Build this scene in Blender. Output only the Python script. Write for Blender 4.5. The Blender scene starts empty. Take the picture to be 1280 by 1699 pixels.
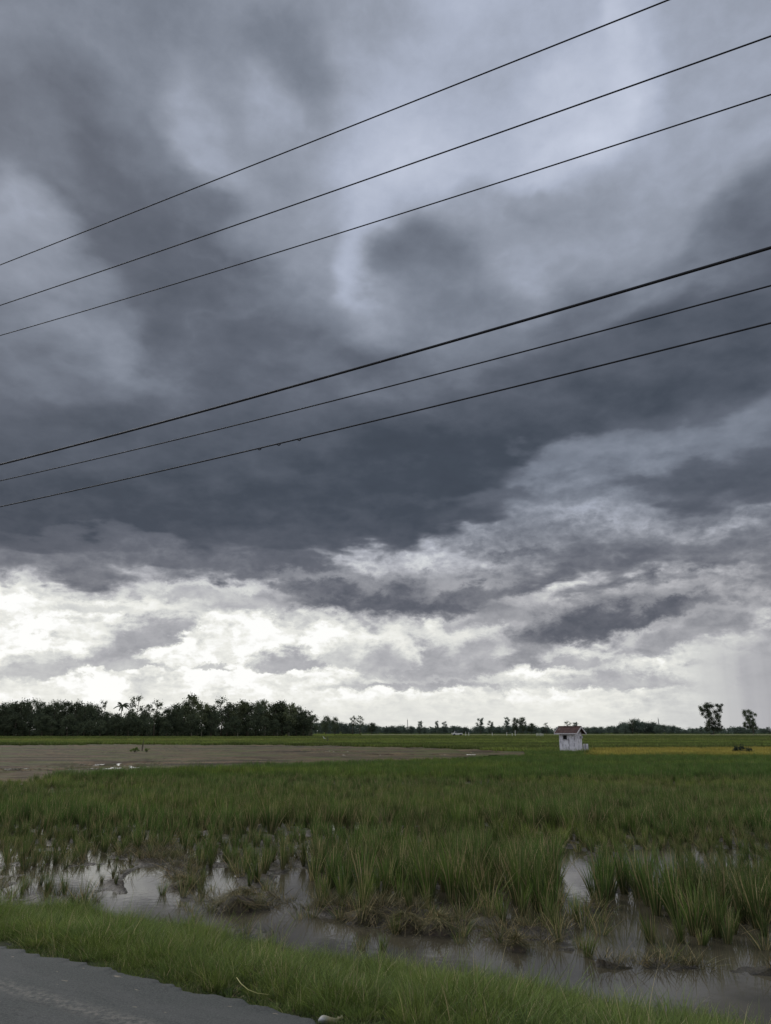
import bpy, math, random
import numpy as np
from mathutils import Vector, Matrix
R = math.radians
C = bpy.context.scene.collection
SC = bpy.context.scene
rng = np.random.default_rng(11)
random.seed(11)

# ------------------------------------------------------------------ camera
W, H, F = 1280.0, 1699.0, 1227.0          # photograph's frame and focal length in its pixels
PITCH = R(16.5); CZ = 1.95
cd = bpy.data.cameras.new('camera'); cam = bpy.data.objects.new('camera', cd); C.objects.link(cam)
cam.location = (0, 0, CZ); cam.rotation_euler = (R(90)+PITCH, 0, 0)
cd.sensor_fit = 'VERTICAL'; cd.sensor_height = 36; cd.sensor_width = 36
cd.lens = 36*F/H; cd.clip_end = 20000; cd.clip_start = 0.05
SC.camera = cam
SC.view_settings.view_transform = 'Standard'; SC.view_settings.look = 'None'
SC.view_settings.exposure = 0; SC.view_settings.gamma = 1
SC.render.engine = 'CYCLES'
SC.cycles.use_denoising = True
SC.cycles.max_bounces = 6; SC.cycles.diffuse_bounces = 3; SC.cycles.transmission_bounces = 3
SC.cycles.sample_clamp_indirect = 4

SP, CP = math.sin(PITCH), math.cos(PITCH)
def ray(px, py):
    a = px-W/2; v = py-H/2
    return Vector((a, F*CP+v*SP, F*SP-v*CP))
def P(px, py, z=0.0):                      # the point of height z seen at that pixel
    d = ray(px, py); t = (z-CZ)/d.z
    return Vector((d.x*t, d.y*t, z))
def at_dist(px, y, z=0.0):                 # the point at depth y and height z in that column at the horizon
    d = ray(px, 1213); return Vector((d.x/d.y*y, y, z))
def to_px(x, y, z=0.0):                    # works on arrays
    zz = z-CZ
    f = y*CP+zz*SP; up = -y*SP+zz*CP
    return W/2+F*x/f, H/2-F*up/f
def azel(px, py):
    d = ray(px, py); return math.degrees(math.atan2(d.x, d.y)), math.degrees(math.atan2(d.z, math.hypot(d.x, d.y)))

# ------------------------------------------------------------------ node helpers
class NT:
    def __init__(s, tree): s.t = tree; s.n = tree.nodes; s.l = tree.links
    def put(s, sock, v):
        if v is None: return
        if isinstance(v, bpy.types.NodeSocket): s.l.new(v, sock)
        else: sock.default_value = v
    def math(s, op, a, b=None, c=None, clamp=False):
        n = s.n.new('ShaderNodeMath'); n.operation = op; n.use_clamp = clamp
        for i, v in enumerate((a, b, c)): s.put(n.inputs[i], v)
        return n.outputs[0]
    def mr(s, v, a, b, c=0.0, d=1.0, kind='SMOOTHSTEP'):
        n = s.n.new('ShaderNodeMapRange'); n.interpolation_type = kind; n.clamp = (kind != 'SMOOTHSTEP')
        for i, x in enumerate((v, a, b, c, d)): s.put(n.inputs[i], x)
        return n.outputs[0]
    def mixf(s, f, a, b):
        n = s.n.new('ShaderNodeMix'); n.data_type = 'FLOAT'
        s.put(n.inputs[0], f); s.put(n.inputs[2], a); s.put(n.inputs[3], b); return n.outputs[0]
    def mixc(s, f, a, b, mode='MIX'):
        n = s.n.new('ShaderNodeMix'); n.data_type = 'RGBA'; n.blend_type = mode
        s.put(n.inputs[0], f); s.put(n.inputs[6], a if not isinstance(a, tuple) else (*a[:3], 1)); s.put(n.inputs[7], b if not isinstance(b, tuple) else (*b[:3], 1))
        return n.outputs[2]
    def noise(s, vec, scale, detail=4, rough=0.55, dist=0.0, col=False, lac=2.0):
        n = s.n.new('ShaderNodeTexNoise'); s.put(n.inputs['Vector'], vec)
        n.inputs['Scale'].default_value = scale; n.inputs['Detail'].default_value = detail
        n.inputs['Roughness'].default_value = rough; n.inputs['Distortion'].default_value = dist
        n.inputs['Lacunarity'].default_value = lac
        return n.outputs['Color' if col else 'Fac']
    def comb(s, x, y, z=0.0):
        n = s.n.new('ShaderNodeCombineXYZ')
        for i, v in enumerate((x, y, z)): s.put(n.inputs[i], v)
        return n.outputs[0]
    def sep(s, v):
        n = s.n.new('ShaderNodeSeparateXYZ'); s.put(n.inputs[0], v); return n.outputs
    def sepc(s, c, off=0.5):               # colour to three floats without an implicit conversion
        n = s.n.new('ShaderNodeSeparateColor'); s.l.new(c, n.inputs[0])
        return [s.math('SUBTRACT', o, off) for o in n.outputs] if off else n.outputs
    def vm(s, op, a, b=None, scale=None):
        n = s.n.new('ShaderNodeVectorMath'); n.operation = op
        s.put(n.inputs[0], a)
        if b is not None: s.put(n.inputs[1], b)
        if scale is not None: s.put(n.inputs[3], scale)
        return n.outputs[1] if op == 'LENGTH' else n.outputs[0]
    def ramp(s, f, stops, interp='LINEAR'):
        n = s.n.new('ShaderNodeValToRGB'); r = n.color_ramp; r.interpolation = interp
        while len(r.elements) < len(stops): r.elements.new(0.5)
        for e, (p, c) in zip(r.elements, stops):
            e.position = p; e.color = (*c, 1) if isinstance(c, tuple) else (c, c, c, 1)
        s.put(n.inputs[0], f); return n.outputs[0]
def lin(v):
    v = v/255.0
    return v/12.92 if v <= 0.04045 else ((v+0.055)/1.055)**2.4
def rgb(r, g, b): return (lin(r), lin(g), lin(b))

# ------------------------------------------------------------------ the sky: storm clouds by direction (azimuth, elevation)
SUN_EL, SUN_AZ = 38.0, -38.0               # degrees; azimuth from +Y towards +X
ROWS = [0,50,100,150,200,250,300,350,400,450,500,550,600,650,700,750,800,850,900,940,975,1010,1050,1090,1130,1165,1200]
TAB = [
[125,130,132,138,140,135,145,165,170,165,165,150,155],
[125,122,128,140,142,136,140,165,165,168,185,150,150],
[120,118,125,140,145,125,140,165,165,170,182,150,155],
[118,115,122,140,150,130,160,170,165,175,182,155,155],
[115,112,115,130,155,140,180,175,170,180,178,155,155],
[108,105,110,135,150,145,185,175,175,190,168,155,155],
[105,100,105,110,145,155,178,180,170,165,158,158,150],
[135,120,95,115,140,155,160,168,155,150,152,148,138],
[150,130,100,120,130,150,140,140,145,150,150,135,112],
[140,145,115,115,120,145,150,125,140,145,135,120,105],
[120,130,115,100,110,125,140,125,130,120,115,105,90],
[105,125,130,100,100,110,135,130,115,115,100,85,82],
[105,115,120,100,95,105,120,115,110,100,80,75,75],
[100,95,95,95,95,100,105,105,85,80,75,75,90],
[95,90,85,85,90,90,80,75,70,75,90,85,110],
[85,80,80,78,78,75,70,70,75,100,115,120,110],
[75,72,75,75,75,75,78,72,90,125,115,105,85],
[68,68,70,72,78,85,90,95,140,150,130,110,100],
[75,80,78,85,95,105,140,130,130,112,120,120,108],
[120,110,110,115,110,150,150,130,110,100,110,115,100],
[215,180,175,180,160,150,140,140,150,150,120,140,150],
[252,248,240,210,228,190,150,135,165,135,120,115,150],
[250,248,238,232,248,236,205,165,170,145,140,165,165],
[236,233,233,240,245,240,222,190,195,185,205,195,165],
[236,238,240,240,238,240,230,222,222,215,212,190,172],
[234,236,238,238,238,236,230,226,226,226,215,200,178],
[236,236,236,236,236,234,232,230,230,228,218,205,188]]
TAB = np.array(TAB, float)
TAB[21:, :8] -= np.array([6, 14, 16, 14, 12, 8])[:, None]
COLX = np.linspace(0, 1280, 13)
def tab(px, py):
    px = min(max(px, 0), 1279.9); py = min(max(py, 0), 1199.9)
    i = px/1280*12; i0 = int(i); fi = i-i0
    j0 = max(k for k in range(len(ROWS)-1) if ROWS[k] <= py); fj = (py-ROWS[j0])/(ROWS[j0+1]-ROWS[j0])
    a = TAB[j0, i0]*(1-fi)+TAB[j0, i0+1]*fi; b = TAB[j0+1, i0]*(1-fi)+TAB[j0+1, i0+1]*fi
    return (a*(1-fj)+b*fj)/255
def dir_px(az, el):
    a, e = R(az), R(el); x, y, z = math.sin(a)*math.cos(e), math.cos(a)*math.cos(e), math.sin(e)
    return (float(v) for v in to_px(x, y, z+CZ))

def make_world():
    w = bpy.data.worlds.new('World'); SC.world = w; w.use_nodes = True
    w.node_tree.nodes.clear(); n = NT(w.node_tree)
    gen = n.n.new('ShaderNodeTexCoord').outputs['Generated']
    d = n.vm('NORMALIZE', gen); s = n.sep(d)
    az = n.math('DEGREES', n.math('ARCTAN2', s[0], s[1]))
    el = n.math('DEGREES', n.math('ARCSINE', s[2]))
    # cloud-plane coordinates: detail shrinks and flattens towards the horizon as on a real cloud deck
    inv = n.math('DIVIDE', 1.0, n.math('ADD', n.math('MAXIMUM', s[2], 0.0), 0.16))
    pl = n.comb(n.math('MULTIPLY', s[0], inv), n.math('MULTIPLY', s[1], inv), 3.7)
    ang = n.comb(n.math('MULTIPLY', az, 0.1), n.math('MULTIPLY', el, 0.16), 0.0)
    up = n.mr(el, 6, 26)                                  # 0 low cumulus band, 1 the deck overhead
    wn = n.noise(pl, 2.6, 4, 0.5, col=True)              # deck warp
    wl = n.noise(ang, 2.6, 6, 0.62, col=True)             # low band warp
    ws = n.sepc(wn); wq = n.sepc(wl)
    dax = n.math('ADD', n.math('MULTIPLY', ws[0], n.mixf(up, 4.0, 9.0)), n.math('MULTIPLY', wq[0], n.mixf(up, 7.0, 4.0)))
    dey = n.math('ADD', n.math('MULTIPLY', ws[1], n.mixf(up, 1.2, 6.0)), n.math('MULTIPLY', wq[1], n.mixf(up, 3.0, 3.0)))
    fade_h = n.mr(el, 0.2, 3.0)
    az2 = n.math('ADD', az, dax); el2 = n.math('ADD', el, n.math('MULTIPLY', dey, fade_h))
    t = n.math('POWER', n.math('MINIMUM', n.math('DIVIDE', n.math('MAXIMUM', el2, 0.0), 58.0), 1.0), 0.75)
    els = [azel(640, y)[1] for y in ROWS][::-1]
    cols = [-36+6*i for i in range(13)]
    acc = None
    for a in cols:
        st = []
        for e in els:
            x, y = dir_px(a, e); st.append(((max(e, 0)/58)**0.75, tab(x, y)))
        L = n.sepc(n.ramp(t, st), 0)[0]
        wgt = n.mr(n.math('ABSOLUTE', n.math('SUBTRACT', az2, float(a))), 6.0, 0.0)
        acc = n.math('MULTIPLY', L, wgt) if acc is None else n.math('MULTIPLY_ADD', L, wgt, acc)
    # the rest of the dome: the same broken overcast, a little brighter behind and overhead
    gen_l = n.mr(n.noise(pl, 1.7, 6, 0.6, 0.3), 0.3, 0.7, 0.62, 0.95)
    gen_l = n.mixf(n.mr(el, 0, 25), 0.88, gen_l)
    outside = n.math('MAXIMUM', n.mr(n.math('ABSOLUTE', az), 33, 44), n.mr(el, 52, 62))
    L = n.mixf(outside, acc, gen_l)
    # soft dark and light masses in the deck
    wp = n.sepc(n.noise(pl, 3.4, 5, 0.50, 0.1, col=True))
    amp = n.mixf(n.mr(el, 6, 30), 0.55, 1.0)
    qd = n.comb(n.math('ADD', az, n.math('MULTIPLY', n.math('MULTIPLY', wp[0], amp), 17.0)), n.math('ADD', el, n.math('MULTIPLY', n.math('MULTIPLY', wp[1], amp), 11.0)), 0.0)
    DK = [ # cx, cy, rx, ry, tilt, value, weight, softness
     (230,90,200,120,0,.50,.6,.6), (190,330,170,110,-35,.36,.95,.5), (40,240,150,70,-20,.43,.8,.6), (370,255,75,50,-35,.63,.9,.6), (455,180,30,50,0,.62,.8,.5), (510,75,90,60,0,.46,.6,.6),
     (50,375,80,50,-15,.60,.85,.8), (60,440,100,28,-10,.56,.8,.7), (450,390,90,60,20,.60,.7,.6), (175,580,110,42,-25,.54,.8,.9), (120,640,90,30,0,.45,.6,.6), (330,545,120,80,-30,.365,.9,.5), (450,600,120,50,0,.365,.85,.6),
     (650,60,60,80,0,.56,.6,.6), (720,180,140,120,15,.74,.85,.55), (930,190,130,110,15,.77,.85,.5), (1020,70,26,120,-6,.80,.7,.7), (600,400,34,130,-6,.70,.75,.8), (820,110,230,130,10,.68,.55,.9), (960,230,60,36,10,.80,.5,.9), (880,60,90,60,0,.66,.8,.5),
     (1180,130,110,190,0,.60,.85,.22), (780,340,60,40,10,.60,.7,.5), (905,330,70,35,0,.55,.7,.5), (720,430,60,50,-10,.49,.6,.8), (850,440,50,60,10,.62,.8,.7), (690,440,60,60,0,.44,.7,.7), (700,540,130,50,0,.50,.8,.6), (1050,330,160,70,10,.60,.7,.6),
     (1250,400,130,60,25,.40,.8,.7), (1100,470,130,40,20,.50,.7,.6), (1120,560,220,50,17,.32,.9,.5), (900,640,260,60,18,.32,.9,.5), (1120,640,120,40,10,.28,.8,.5),
     (700,770,260,60,8,.255,.95,.5), (260,770,320,60,10,.31,.9,.6), (300,860,380,60,0,.26,.95,.5), (640,860,110,30,0,.27,.9,.4), (480,910,130,40,-3,.32,.9,.4),
     (960,765,110,24,0,.50,.9,.5), (1240,700,100,40,28,.48,.9,.5), (1130,740,120,22,20,.50,.7,.6), (1170,810,180,30,-4,.32,.9,.5), (850,810,80,20,10,.36,.8,.5),
     (960,850,120,26,8,.57,.8,.6), (1230,870,90,16,0,.58,.7,.5), (800,890,90,20,10,.50,.7,.6), (1150,905,180,28,4,.42,.9,.5), (860,905,100,20,0,.48,.8,.5), (600,945,120,20,10,.66,.8,.7), (660,925,70,14,0,.62,.7,.7), (700,868,170,26,6,.28,.9,.4),
     (940,955,210,32,6,.38,.95,.5), (740,950,80,24,0,.56,.8,.6), (560,940,80,20,0,.62,.6,.8), (1230,945,90,20,0,.38,.8,.5), (60,935,230,26,-3,.42,.95,.35), (330,930,190,26,-2,.40,.95,.35), (150,900,160,10,0,.36,.6,.5), (480,950,110,24,-4,.37,.95,.3), (1200,990,110,40,20,.50,.85,.6), (1090,980,110,16,8,.58,.8,.6), (850,985,120,14,8,.62,.8,.6),
    ]
    for i_, (cx, cy, rx, ry, tilt, val, wt, soft) in enumerate(DK):
        if i_ % 9 == 8: qd = n.vm('ADD', qd, n.comb(n.math('MULTIPLY', L, 1e-7), 0.0, 0.0))   # keeps the shader's stack short
        a0, e0 = azel(cx, cy); a1, _ = azel(cx+rx, cy); _, e1_ = azel(cx, cy-ry)
        m = n.n.new('ShaderNodeMapping'); m.vector_type = 'TEXTURE'
        n.put(m.inputs[0], qd); m.inputs[1].default_value = (a0, e0, 0); m.inputs[2].default_value = (0, 0, R(tilt))
        m.inputs[3].default_value = (a1-a0, e1_-e0, 1)
        L = n.mixf(n.mr(n.vm('LENGTH', m.outputs[0]), 1.0+soft, 1.0-soft, 0.0, wt), L, val)
    # fine structure
    det = n.math('SUBTRACT', n.noise(pl, 6.0, 6, 0.54, 0.1), 0.5)
    det2 = n.math('SUBTRACT', n.noise(ang, 6.5, 7, 0.64, 0.3), 0.5)
    L = n.math('ADD', L, n.math('MULTIPLY', det, n.mixf(up, 0.07, 0.11)))
    L = n.math('ADD', L, n.math('MULTIPLY', det2, n.mixf(up, n.math('MULTIPLY', n.mr(L, 0.30, 0.6, 0.25, 1.0), n.mixf(n.mr(el, 0, 3), 0.10, 0.22)), 0.06)))
    bil = n.math('SUBTRACT', 0.12, n.math('ABSOLUTE', n.math('SUBTRACT', n.noise(pl, 3.6, 4, 0.5, 0.15), 0.5)))
    L = n.math('ADD', L, n.math('MULTIPLY', bil, n.mixf(n.mr(el, 8, 30), 0.10, 0.36)))
    vo = n.n.new('ShaderNodeTexVoronoi'); vo.feature = 'SMOOTH_F1'; vo.inputs['Scale'].default_value = 3.0; vo.inputs['Detail'].default_value = 1.0
    vo.inputs['Roughness'].default_value = 0.55; vo.inputs['Smoothness'].default_value = 0.6
    n.put(vo.inputs['Vector'], n.comb(n.math('MULTIPLY_ADD', wq[0], 1.3, n.math('MULTIPLY', az, 0.10)), n.math('MULTIPLY_ADD', wq[1], 0.9, n.math('MULTIPLY', el, 0.22)), 1.0))
    puff = n.math('MULTIPLY', n.math('SUBTRACT', vo.outputs['Distance'], 0.58), n.mr(L, 0.36, 0.6))
    L = n.math('ADD', L, n.math('MULTIPLY', puff, n.math('MULTIPLY', n.mr(el, 0.5, 4), n.mr(el, 20, 11, 0.0, 0.42))))
    bil2 = n.math('SUBTRACT', 0.12, n.math('ABSOLUTE', n.math('SUBTRACT', n.noise(ang, 6.0, 6, 0.56, 0.2), 0.5)))
    L = n.math('ADD', L, n.math('MULTIPLY', bil2, n.math('MULTIPLY', n.mr(L, 0.30, 0.6, 0.2, 1.0), n.math('MULTIPLY', n.mr(el, 1, 5), n.mr(el, 22, 14, 0.0, 0.42)))))
    # single clouds in the low band: backlit, bright rims on top, flat darker bases
    e1 = n.noise(ang, 5.0, 8, 0.66, 0.2, col=True)
    es = n.sepc(e1)
    ex = n.math('MULTIPLY', es[0], 4.2); ey = n.math('MULTIPLY', es[1], 2.6)
    q = n.comb(n.math('ADD', az, ex), n.math('ADD', el, ey), 0.0)
    rimn = n.math('MULTIPLY', es[2], 0.9)
    CL = [ # cx, cy, rx, ry, tilt, rim, core, softness
     (70,1108,85,26,4,.90,.74,.35), (190,1100,100,14,0,.93,.74,.4), (240,1055,95,42,22,.93,.64,.3), (150,1010,80,14,0,.96,.84,.6),
     (480,1098,72,24,0,.96,.68,.25), (580,1085,50,30,0,.96,.77,.35), (352,1106,32,8,0,.95,.76,.4), (420,1000,90,20,5,.86,.72,.6), (330,985,80,16,0,.88,.74,.6),
     (1030,1128,130,24,0,.92,.71,.35), (725,1100,120,52,0,.93,.64,.25), (640,1095,56,40,0,.97,.72,.3), (800,1085,50,50,0,.92,.68,.4), (700,1136,140,10,0,.78,.68,.9),
     (890,1090,70,32,0,.88,.60,.35), (960,1100,60,20,0,.92,.70,.5), (1110,1060,80,30,14,.80,.62,.4), (840,1020,80,22,10,.82,.62,.5),
     (1000,1030,155,40,9,.58,.37,.45), (1120,1005,70,22,10,.60,.40,.45), (1190,1030,60,30,0,.66,.58,.5),
     (650,995,170,40,-2,.60,.37,.45), (540,975,90,20,-6,.62,.42,.6), (780,985,80,22,6,.66,.44,.6),
    ]
    for i_, (cx, cy, rx, ry, tilt, rim, core, soft) in enumerate(CL):
        if i_ % 5 == 0: q = n.vm('ADD', q, n.comb(n.math('MULTIPLY', L, 1e-7), 0.0, 0.0))
        a0, e0 = azel(cx, cy); a1, _ = azel(cx+rx, cy); _, e1_ = azel(cx, cy-ry)
        m = n.n.new('ShaderNodeMapping'); m.vector_type = 'TEXTURE'
        n.put(m.inputs[0], q); m.inputs[1].default_value = (a0, e0, 0); m.inputs[2].default_value = (0, 0, R(tilt))
        m.inputs[3].default_value = (a1-a0, e1_-e0, 1)
        p = n.sep(m.outputs[0])
        yy = n.math('MAXIMUM', p[1], n.math('MULTIPLY', p[1], -1.7))
        ln = n.vm('LENGTH', n.comb(p[0], yy, 0.0))
        mask = n.mr(ln, 1.0+soft*1.1, 1.0-soft*0.7)
        rimw = n.math('MULTIPLY', n.mr(n.math('ADD', ln, rimn), 0.35, 1.12), n.mr(p[1], -0.35, 0.5))
        L = n.mixf(mask, L, n.mixf(rimw, n.math('ADD', n.math('ADD', n.math('MULTIPLY', det2, 0.22), n.math('MULTIPLY', es[1], 0.22)), core), rim))
    # rain shaft low on the right
    rain = n.math('MULTIPLY', n.mr(az, 20.5, 23.5), n.math('MULTIPLY', n.mr(el, 7.5, 4.5), n.mr(az, 60, 40)))
    streak = n.noise(n.comb(n.math('MULTIPLY', az, 1.0), n.math('MULTIPLY', el, 0.05), 5.0), 1.1, 3, 0.5)
    L = n.mixf(n.math('MULTIPLY', rain, 0.88), L, n.math('ADD', n.mr(az, 21, 28.5, 0.82, 0.64), n.math('MULTIPLY', n.math('SUBTRACT', streak, 0.5), 0.08)))
    deck = n.ramp(L, [(0.0, rgb(30,34,42)), (0.27, rgb(66,73,84)), (0.40, rgb(95,101,113)), (0.50, rgb(120,127,140)), (0.60, rgb(146,153,167)), (0.70, rgb(172,180,198)), (0.85, rgb(206,213,230)), (1.0, rgb(252,252,252))])
    low = n.ramp(L, [(0.0, rgb(34,37,44)), (0.27, rgb(68,73,84)), (0.40, rgb(100,102,111)), (0.55, rgb(139,140,146)), (0.70, rgb(178,178,182)), (0.82, rgb(211,212,210)), (0.92, rgb(236,236,230)), (1.0, rgb(255,255,253))])
    cloud = n.mixc(n.mr(el, 9, 20), low, deck)
    sky = n.n.new('ShaderNodeTexSky'); sky.sky_type = 'NISHITA'; sky.sun_disc = False
    sky.sun_elevation = R(SUN_EL); sky.sun_rotation = R(SUN_AZ)
    clear = n.mixc(1.0, sky.outputs[0], (0.1, 0.1, 0.1), 'MULTIPLY')
    cover = n.mixc(0.985, clear, cloud)
    below = n.mixc(n.mr(el, -0.6, -0.1), rgb(60, 66, 50), cover)
    bg = n.n.new('ShaderNodeBackground'); n.put(bg.inputs[0], below); bg.inputs[1].default_value = 1.0
    out = n.n.new('ShaderNodeOutputWorld'); n.l.new(bg.outputs[0], out.inputs[0])
    w.cycles.sampling_method = 'MANUAL'; w.cycles.sample_map_resolution = 512
make_world()
sd = bpy.data.lights.new('sun', 'SUN'); sun = bpy.data.objects.new('sun', sd); C.objects.link(sun)
sd.energy = 1.4; sd.angle = R(25); sd.color = (1.0, 0.96, 0.9)
_a, _e = R(SUN_AZ), R(SUN_EL)
_dir = Vector((math.sin(_a)*math.cos(_e), math.cos(_a)*math.cos(_e), math.sin(_e)))
sun.rotation_euler = _dir.to_track_quat('Z', 'Y').to_euler()

# ------------------------------------------------------------------ object helpers
def tag(o, label=None, cat=None, group=None, kind=None):
    if label: o['label'] = label
    if cat: o['category'] = cat
    if group: o['group'] = group
    if kind: o['kind'] = kind
    return o
def mesh(name, V, Fc, smooth=False):
    me = bpy.data.meshes.new(name); me.from_pydata([tuple(v) for v in V], [], Fc); me.update()
    if smooth:
        for p in me.polygons: p.use_smooth = True
    return me
def link(name, me, mats=(), parent=None, loc=None, rz=0):
    o = bpy.data.objects.new(name, me); C.objects.link(o)
    if me is not None and not me.materials:
        for m in (mats if isinstance(mats, (list, tuple)) else [mats]): me.materials.append(m)
    if parent: o.parent = parent
    if loc is not None: o.location = loc
    if rz: o.rotation_euler.z = rz
    return o
def empty(name, loc=(0, 0, 0), rz=0): return link(name, None, (), None, loc, rz)
def copy_tree(o, parent=None):
    c = o.copy(); C.objects.link(c); c.parent = parent
    for ch in list(o.children): copy_tree(ch, c)
    return c
class MB:
    def __init__(s): s.V = []; s.F = []
    def add(s, V, Fc):
        b = len(s.V); s.V += [Vector(v) for v in V]; s.F += [tuple(i+b for i in f) for f in Fc]
    def box(s, x0, x1, y0, y1, z0, z1):
        s.add([(x0,y0,z0),(x1,y0,z0),(x1,y1,z0),(x0,y1,z0),(x0,y0,z1),(x1,y0,z1),(x1,y1,z1),(x0,y1,z1)],
              [(0,3,2,1),(4,5,6,7),(0,1,5,4),(1,2,6,5),(2,3,7,6),(3,0,4,7)])
    def tube(s, pts, rad, k=8, caps=True):
        pts = [Vector(p) for p in pts]; rings = []
        for i, p in enumerate(pts):
            d = (pts[min(i+1, len(pts)-1)]-pts[max(i-1, 0)]).normalized()
            a = Vector((0, 0, 1)) if abs(d.z) < 0.9 else Vector((1, 0, 0))
            x = d.cross(a).normalized(); y = d.cross(x)
            r = rad[i] if isinstance(rad, (list, tuple)) else rad
            rings.append([p+x*r*math.cos(2*math.pi*j/k)+y*r*math.sin(2*math.pi*j/k) for j in range(k)])
        b = len(s.V)
        for r in rings: s.V += r
        for i in range(len(pts)-1):
            for j in range(k): s.F.append((b+i*k+j, b+i*k+(j+1) % k, b+(i+1)*k+(j+1) % k, b+(i+1)*k+j))
        if caps:
            s.F.append(tuple(b+j for j in reversed(range(k)))); s.F.append(tuple(b+(len(pts)-1)*k+j for j in range(k)))
    def me(s, name, smooth=False): return mesh(name, s.V, s.F, smooth)
    def build(s, name, mat, parent=None, loc=None, rz=0, smooth=False): return link(name, s.me(name, smooth), mat, parent, loc, rz)

# value noise for heights
_g = rng.random((256, 256))
def vnoise(x, y):
    x = np.asarray(x, float); y = np.asarray(y, float)
    xi = np.floor(x).astype(int); yi = np.floor(y).astype(int); fx = x-xi; fy = y-yi
    fx = fx*fx*(3-2*fx); fy = fy*fy*(3-2*fy)
    g = lambda a, b: _g[a % 256, b % 256]
    return (g(xi,yi)*(1-fx)+g(xi+1,yi)*fx)*(1-fy)+(g(xi,yi+1)*(1-fx)+g(xi+1,yi+1)*fx)*fy
def fbm(x, y, o=4):
    s = 0; a = 0.5; t = 0
    for i in range(o): s = s+a*vnoise(x*2**i+17*i, y*2**i+31*i); t += a; a *= 0.55
    return s/t
def sstep(a, b, x):
    t = np.clip((x-a)/(b-a), 0, 1); return t*t*(3-2*t)

# ------------------------------------------------------------------ materials
def new_mat(name):
    m = bpy.data.materials.new(name); m.use_nodes = True; m.node_tree.nodes.clear()
    n = NT(m.node_tree); out = n.n.new('ShaderNodeOutputMaterial'); return m, n, out
def pbsdf(n, out, col, rough=0.8, spec=0.3, bump=None, bs=0.3, bd=0.02, metal=0.0):
    b = n.n.new('ShaderNodeBsdfPrincipled')
    n.put(b.inputs['Base Color'], (*col, 1) if isinstance(col, tuple) else col)
    n.put(b.inputs['Roughness'], rough); b.inputs['Specular IOR Level'].default_value = spec; b.inputs['Metallic'].default_value = metal
    if bump is not None:
        k = n.n.new('ShaderNodeBump'); k.inputs['Strength'].default_value = bs; k.inputs['Distance'].default_value = bd
        n.l.new(bump, k.inputs['Height']); n.l.new(k.outputs[0], b.inputs['Normal'])
    n.l.new(b.outputs[0], out.inputs[0]); return b
def wpos(n): return n.n.new('ShaderNodeNewGeometry').outputs['Position']
def simple(name, col, rough=0.7, var=0.25, scale=6.0, col2=None, spec=0.3, metal=0.0):
    m, n, out = new_mat(name); p = n.n.new('ShaderNodeTexCoord').outputs['Object']
    f = n.noise(p, scale, 5, 0.6)
    c2 = col2 or tuple(c*(1-var) for c in col)
    pbsdf(n, out, n.mixc(n.mr(f, 0.35, 0.65), c2, col), rough, spec, f, 0.2, 0.01, metal); return m

def mat_ground():
    m, n, out = new_mat('wet_mud_and_turf'); p = wpos(n); s = n.sep(p)
    a = n.noise(p, 1.3, 6, 0.6); b = n.noise(p, 14, 6, 0.65); c = n.noise(n.comb(n.math('MULTIPLY', s[0], 0.012), n.math('MULTIPLY', s[1], 0.07), 0.0), 1.0, 4, 0.5)
    mud = n.mixc(n.mr(n.noise(p, 30, 7, 0.75), 0.35, 0.65), rgb(36, 32, 25), rgb(78, 69, 53))
    mud = n.mixc(n.math('MULTIPLY', n.mr(a, 0.45, 0.65), 0.6), mud, rgb(70, 68, 44))
    mud = n.mixc(n.mr(s[2], 0.08, 0.2), mud, n.mixc(n.mr(b, 0.35, 0.65), rgb(40, 44, 26), rgb(66, 70, 40)))
    far = n.mixc(n.mr(c, 0.35, 0.62), rgb(74, 92, 40), rgb(104, 112, 58))
    col = n.mixc(n.mr(s[1], 70, 110), mud, far)
    wet = n.mr(s[2], 0.0, 0.05)
    col = n.mixc(wet, n.mixc(0.5, col, rgb(40, 36, 30)), col)
    q_ = pbsdf(n, out, col, n.mixf(wet, 0.35, 0.9), 0.35, b, 1.0, 0.06); n.put(q_.inputs['Specular IOR Level'], n.mixf(n.mr(s[1], 20, 40), 0.35, 0.0)); return m
def mat_plough():
    m, n, out = new_mat('ploughed_mud'); p = wpos(n); s = n.sep(p)
    b = n.noise(n.comb(n.math('MULTIPLY', s[0], 0.35), s[1], 0.0), 0.9, 7, 0.68); a = n.noise(n.comb(n.math('MULTIPLY', s[0], 0.1), s[1], 0.0), 0.35, 4, 0.5)
    g = n.noise(n.comb(n.math('MULTIPLY', s[0], 0.3), s[1], 4.0), 0.5, 5, 0.6)
    col = n.mixc(n.mr(b, 0.3, 0.7), rgb(56, 46, 34), rgb(110, 92, 69))
    st = n.noise(n.comb(n.math('MULTIPLY', s[0], 0.03), n.math('MULTIPLY', s[1], 0.8), 7.0), 1.0, 4, 0.6)
    col = n.mixc(n.math('MULTIPLY', n.mr(st, 0.50, 0.58), 0.8), col, rgb(44, 41, 30))
    col = n.mixc(n.math('MULTIPLY', n.mr(a, 0.4, 0.7), 0.7), col, rgb(78, 72, 52))
    col = n.mixc(n.math('MULTIPLY', n.mr(g, 0.46, 0.6), 0.65), col, rgb(78, 84, 46))
    pbsdf(n, out, col, 0.85, 0.15, b, 0.8, 0.2); return m
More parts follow.
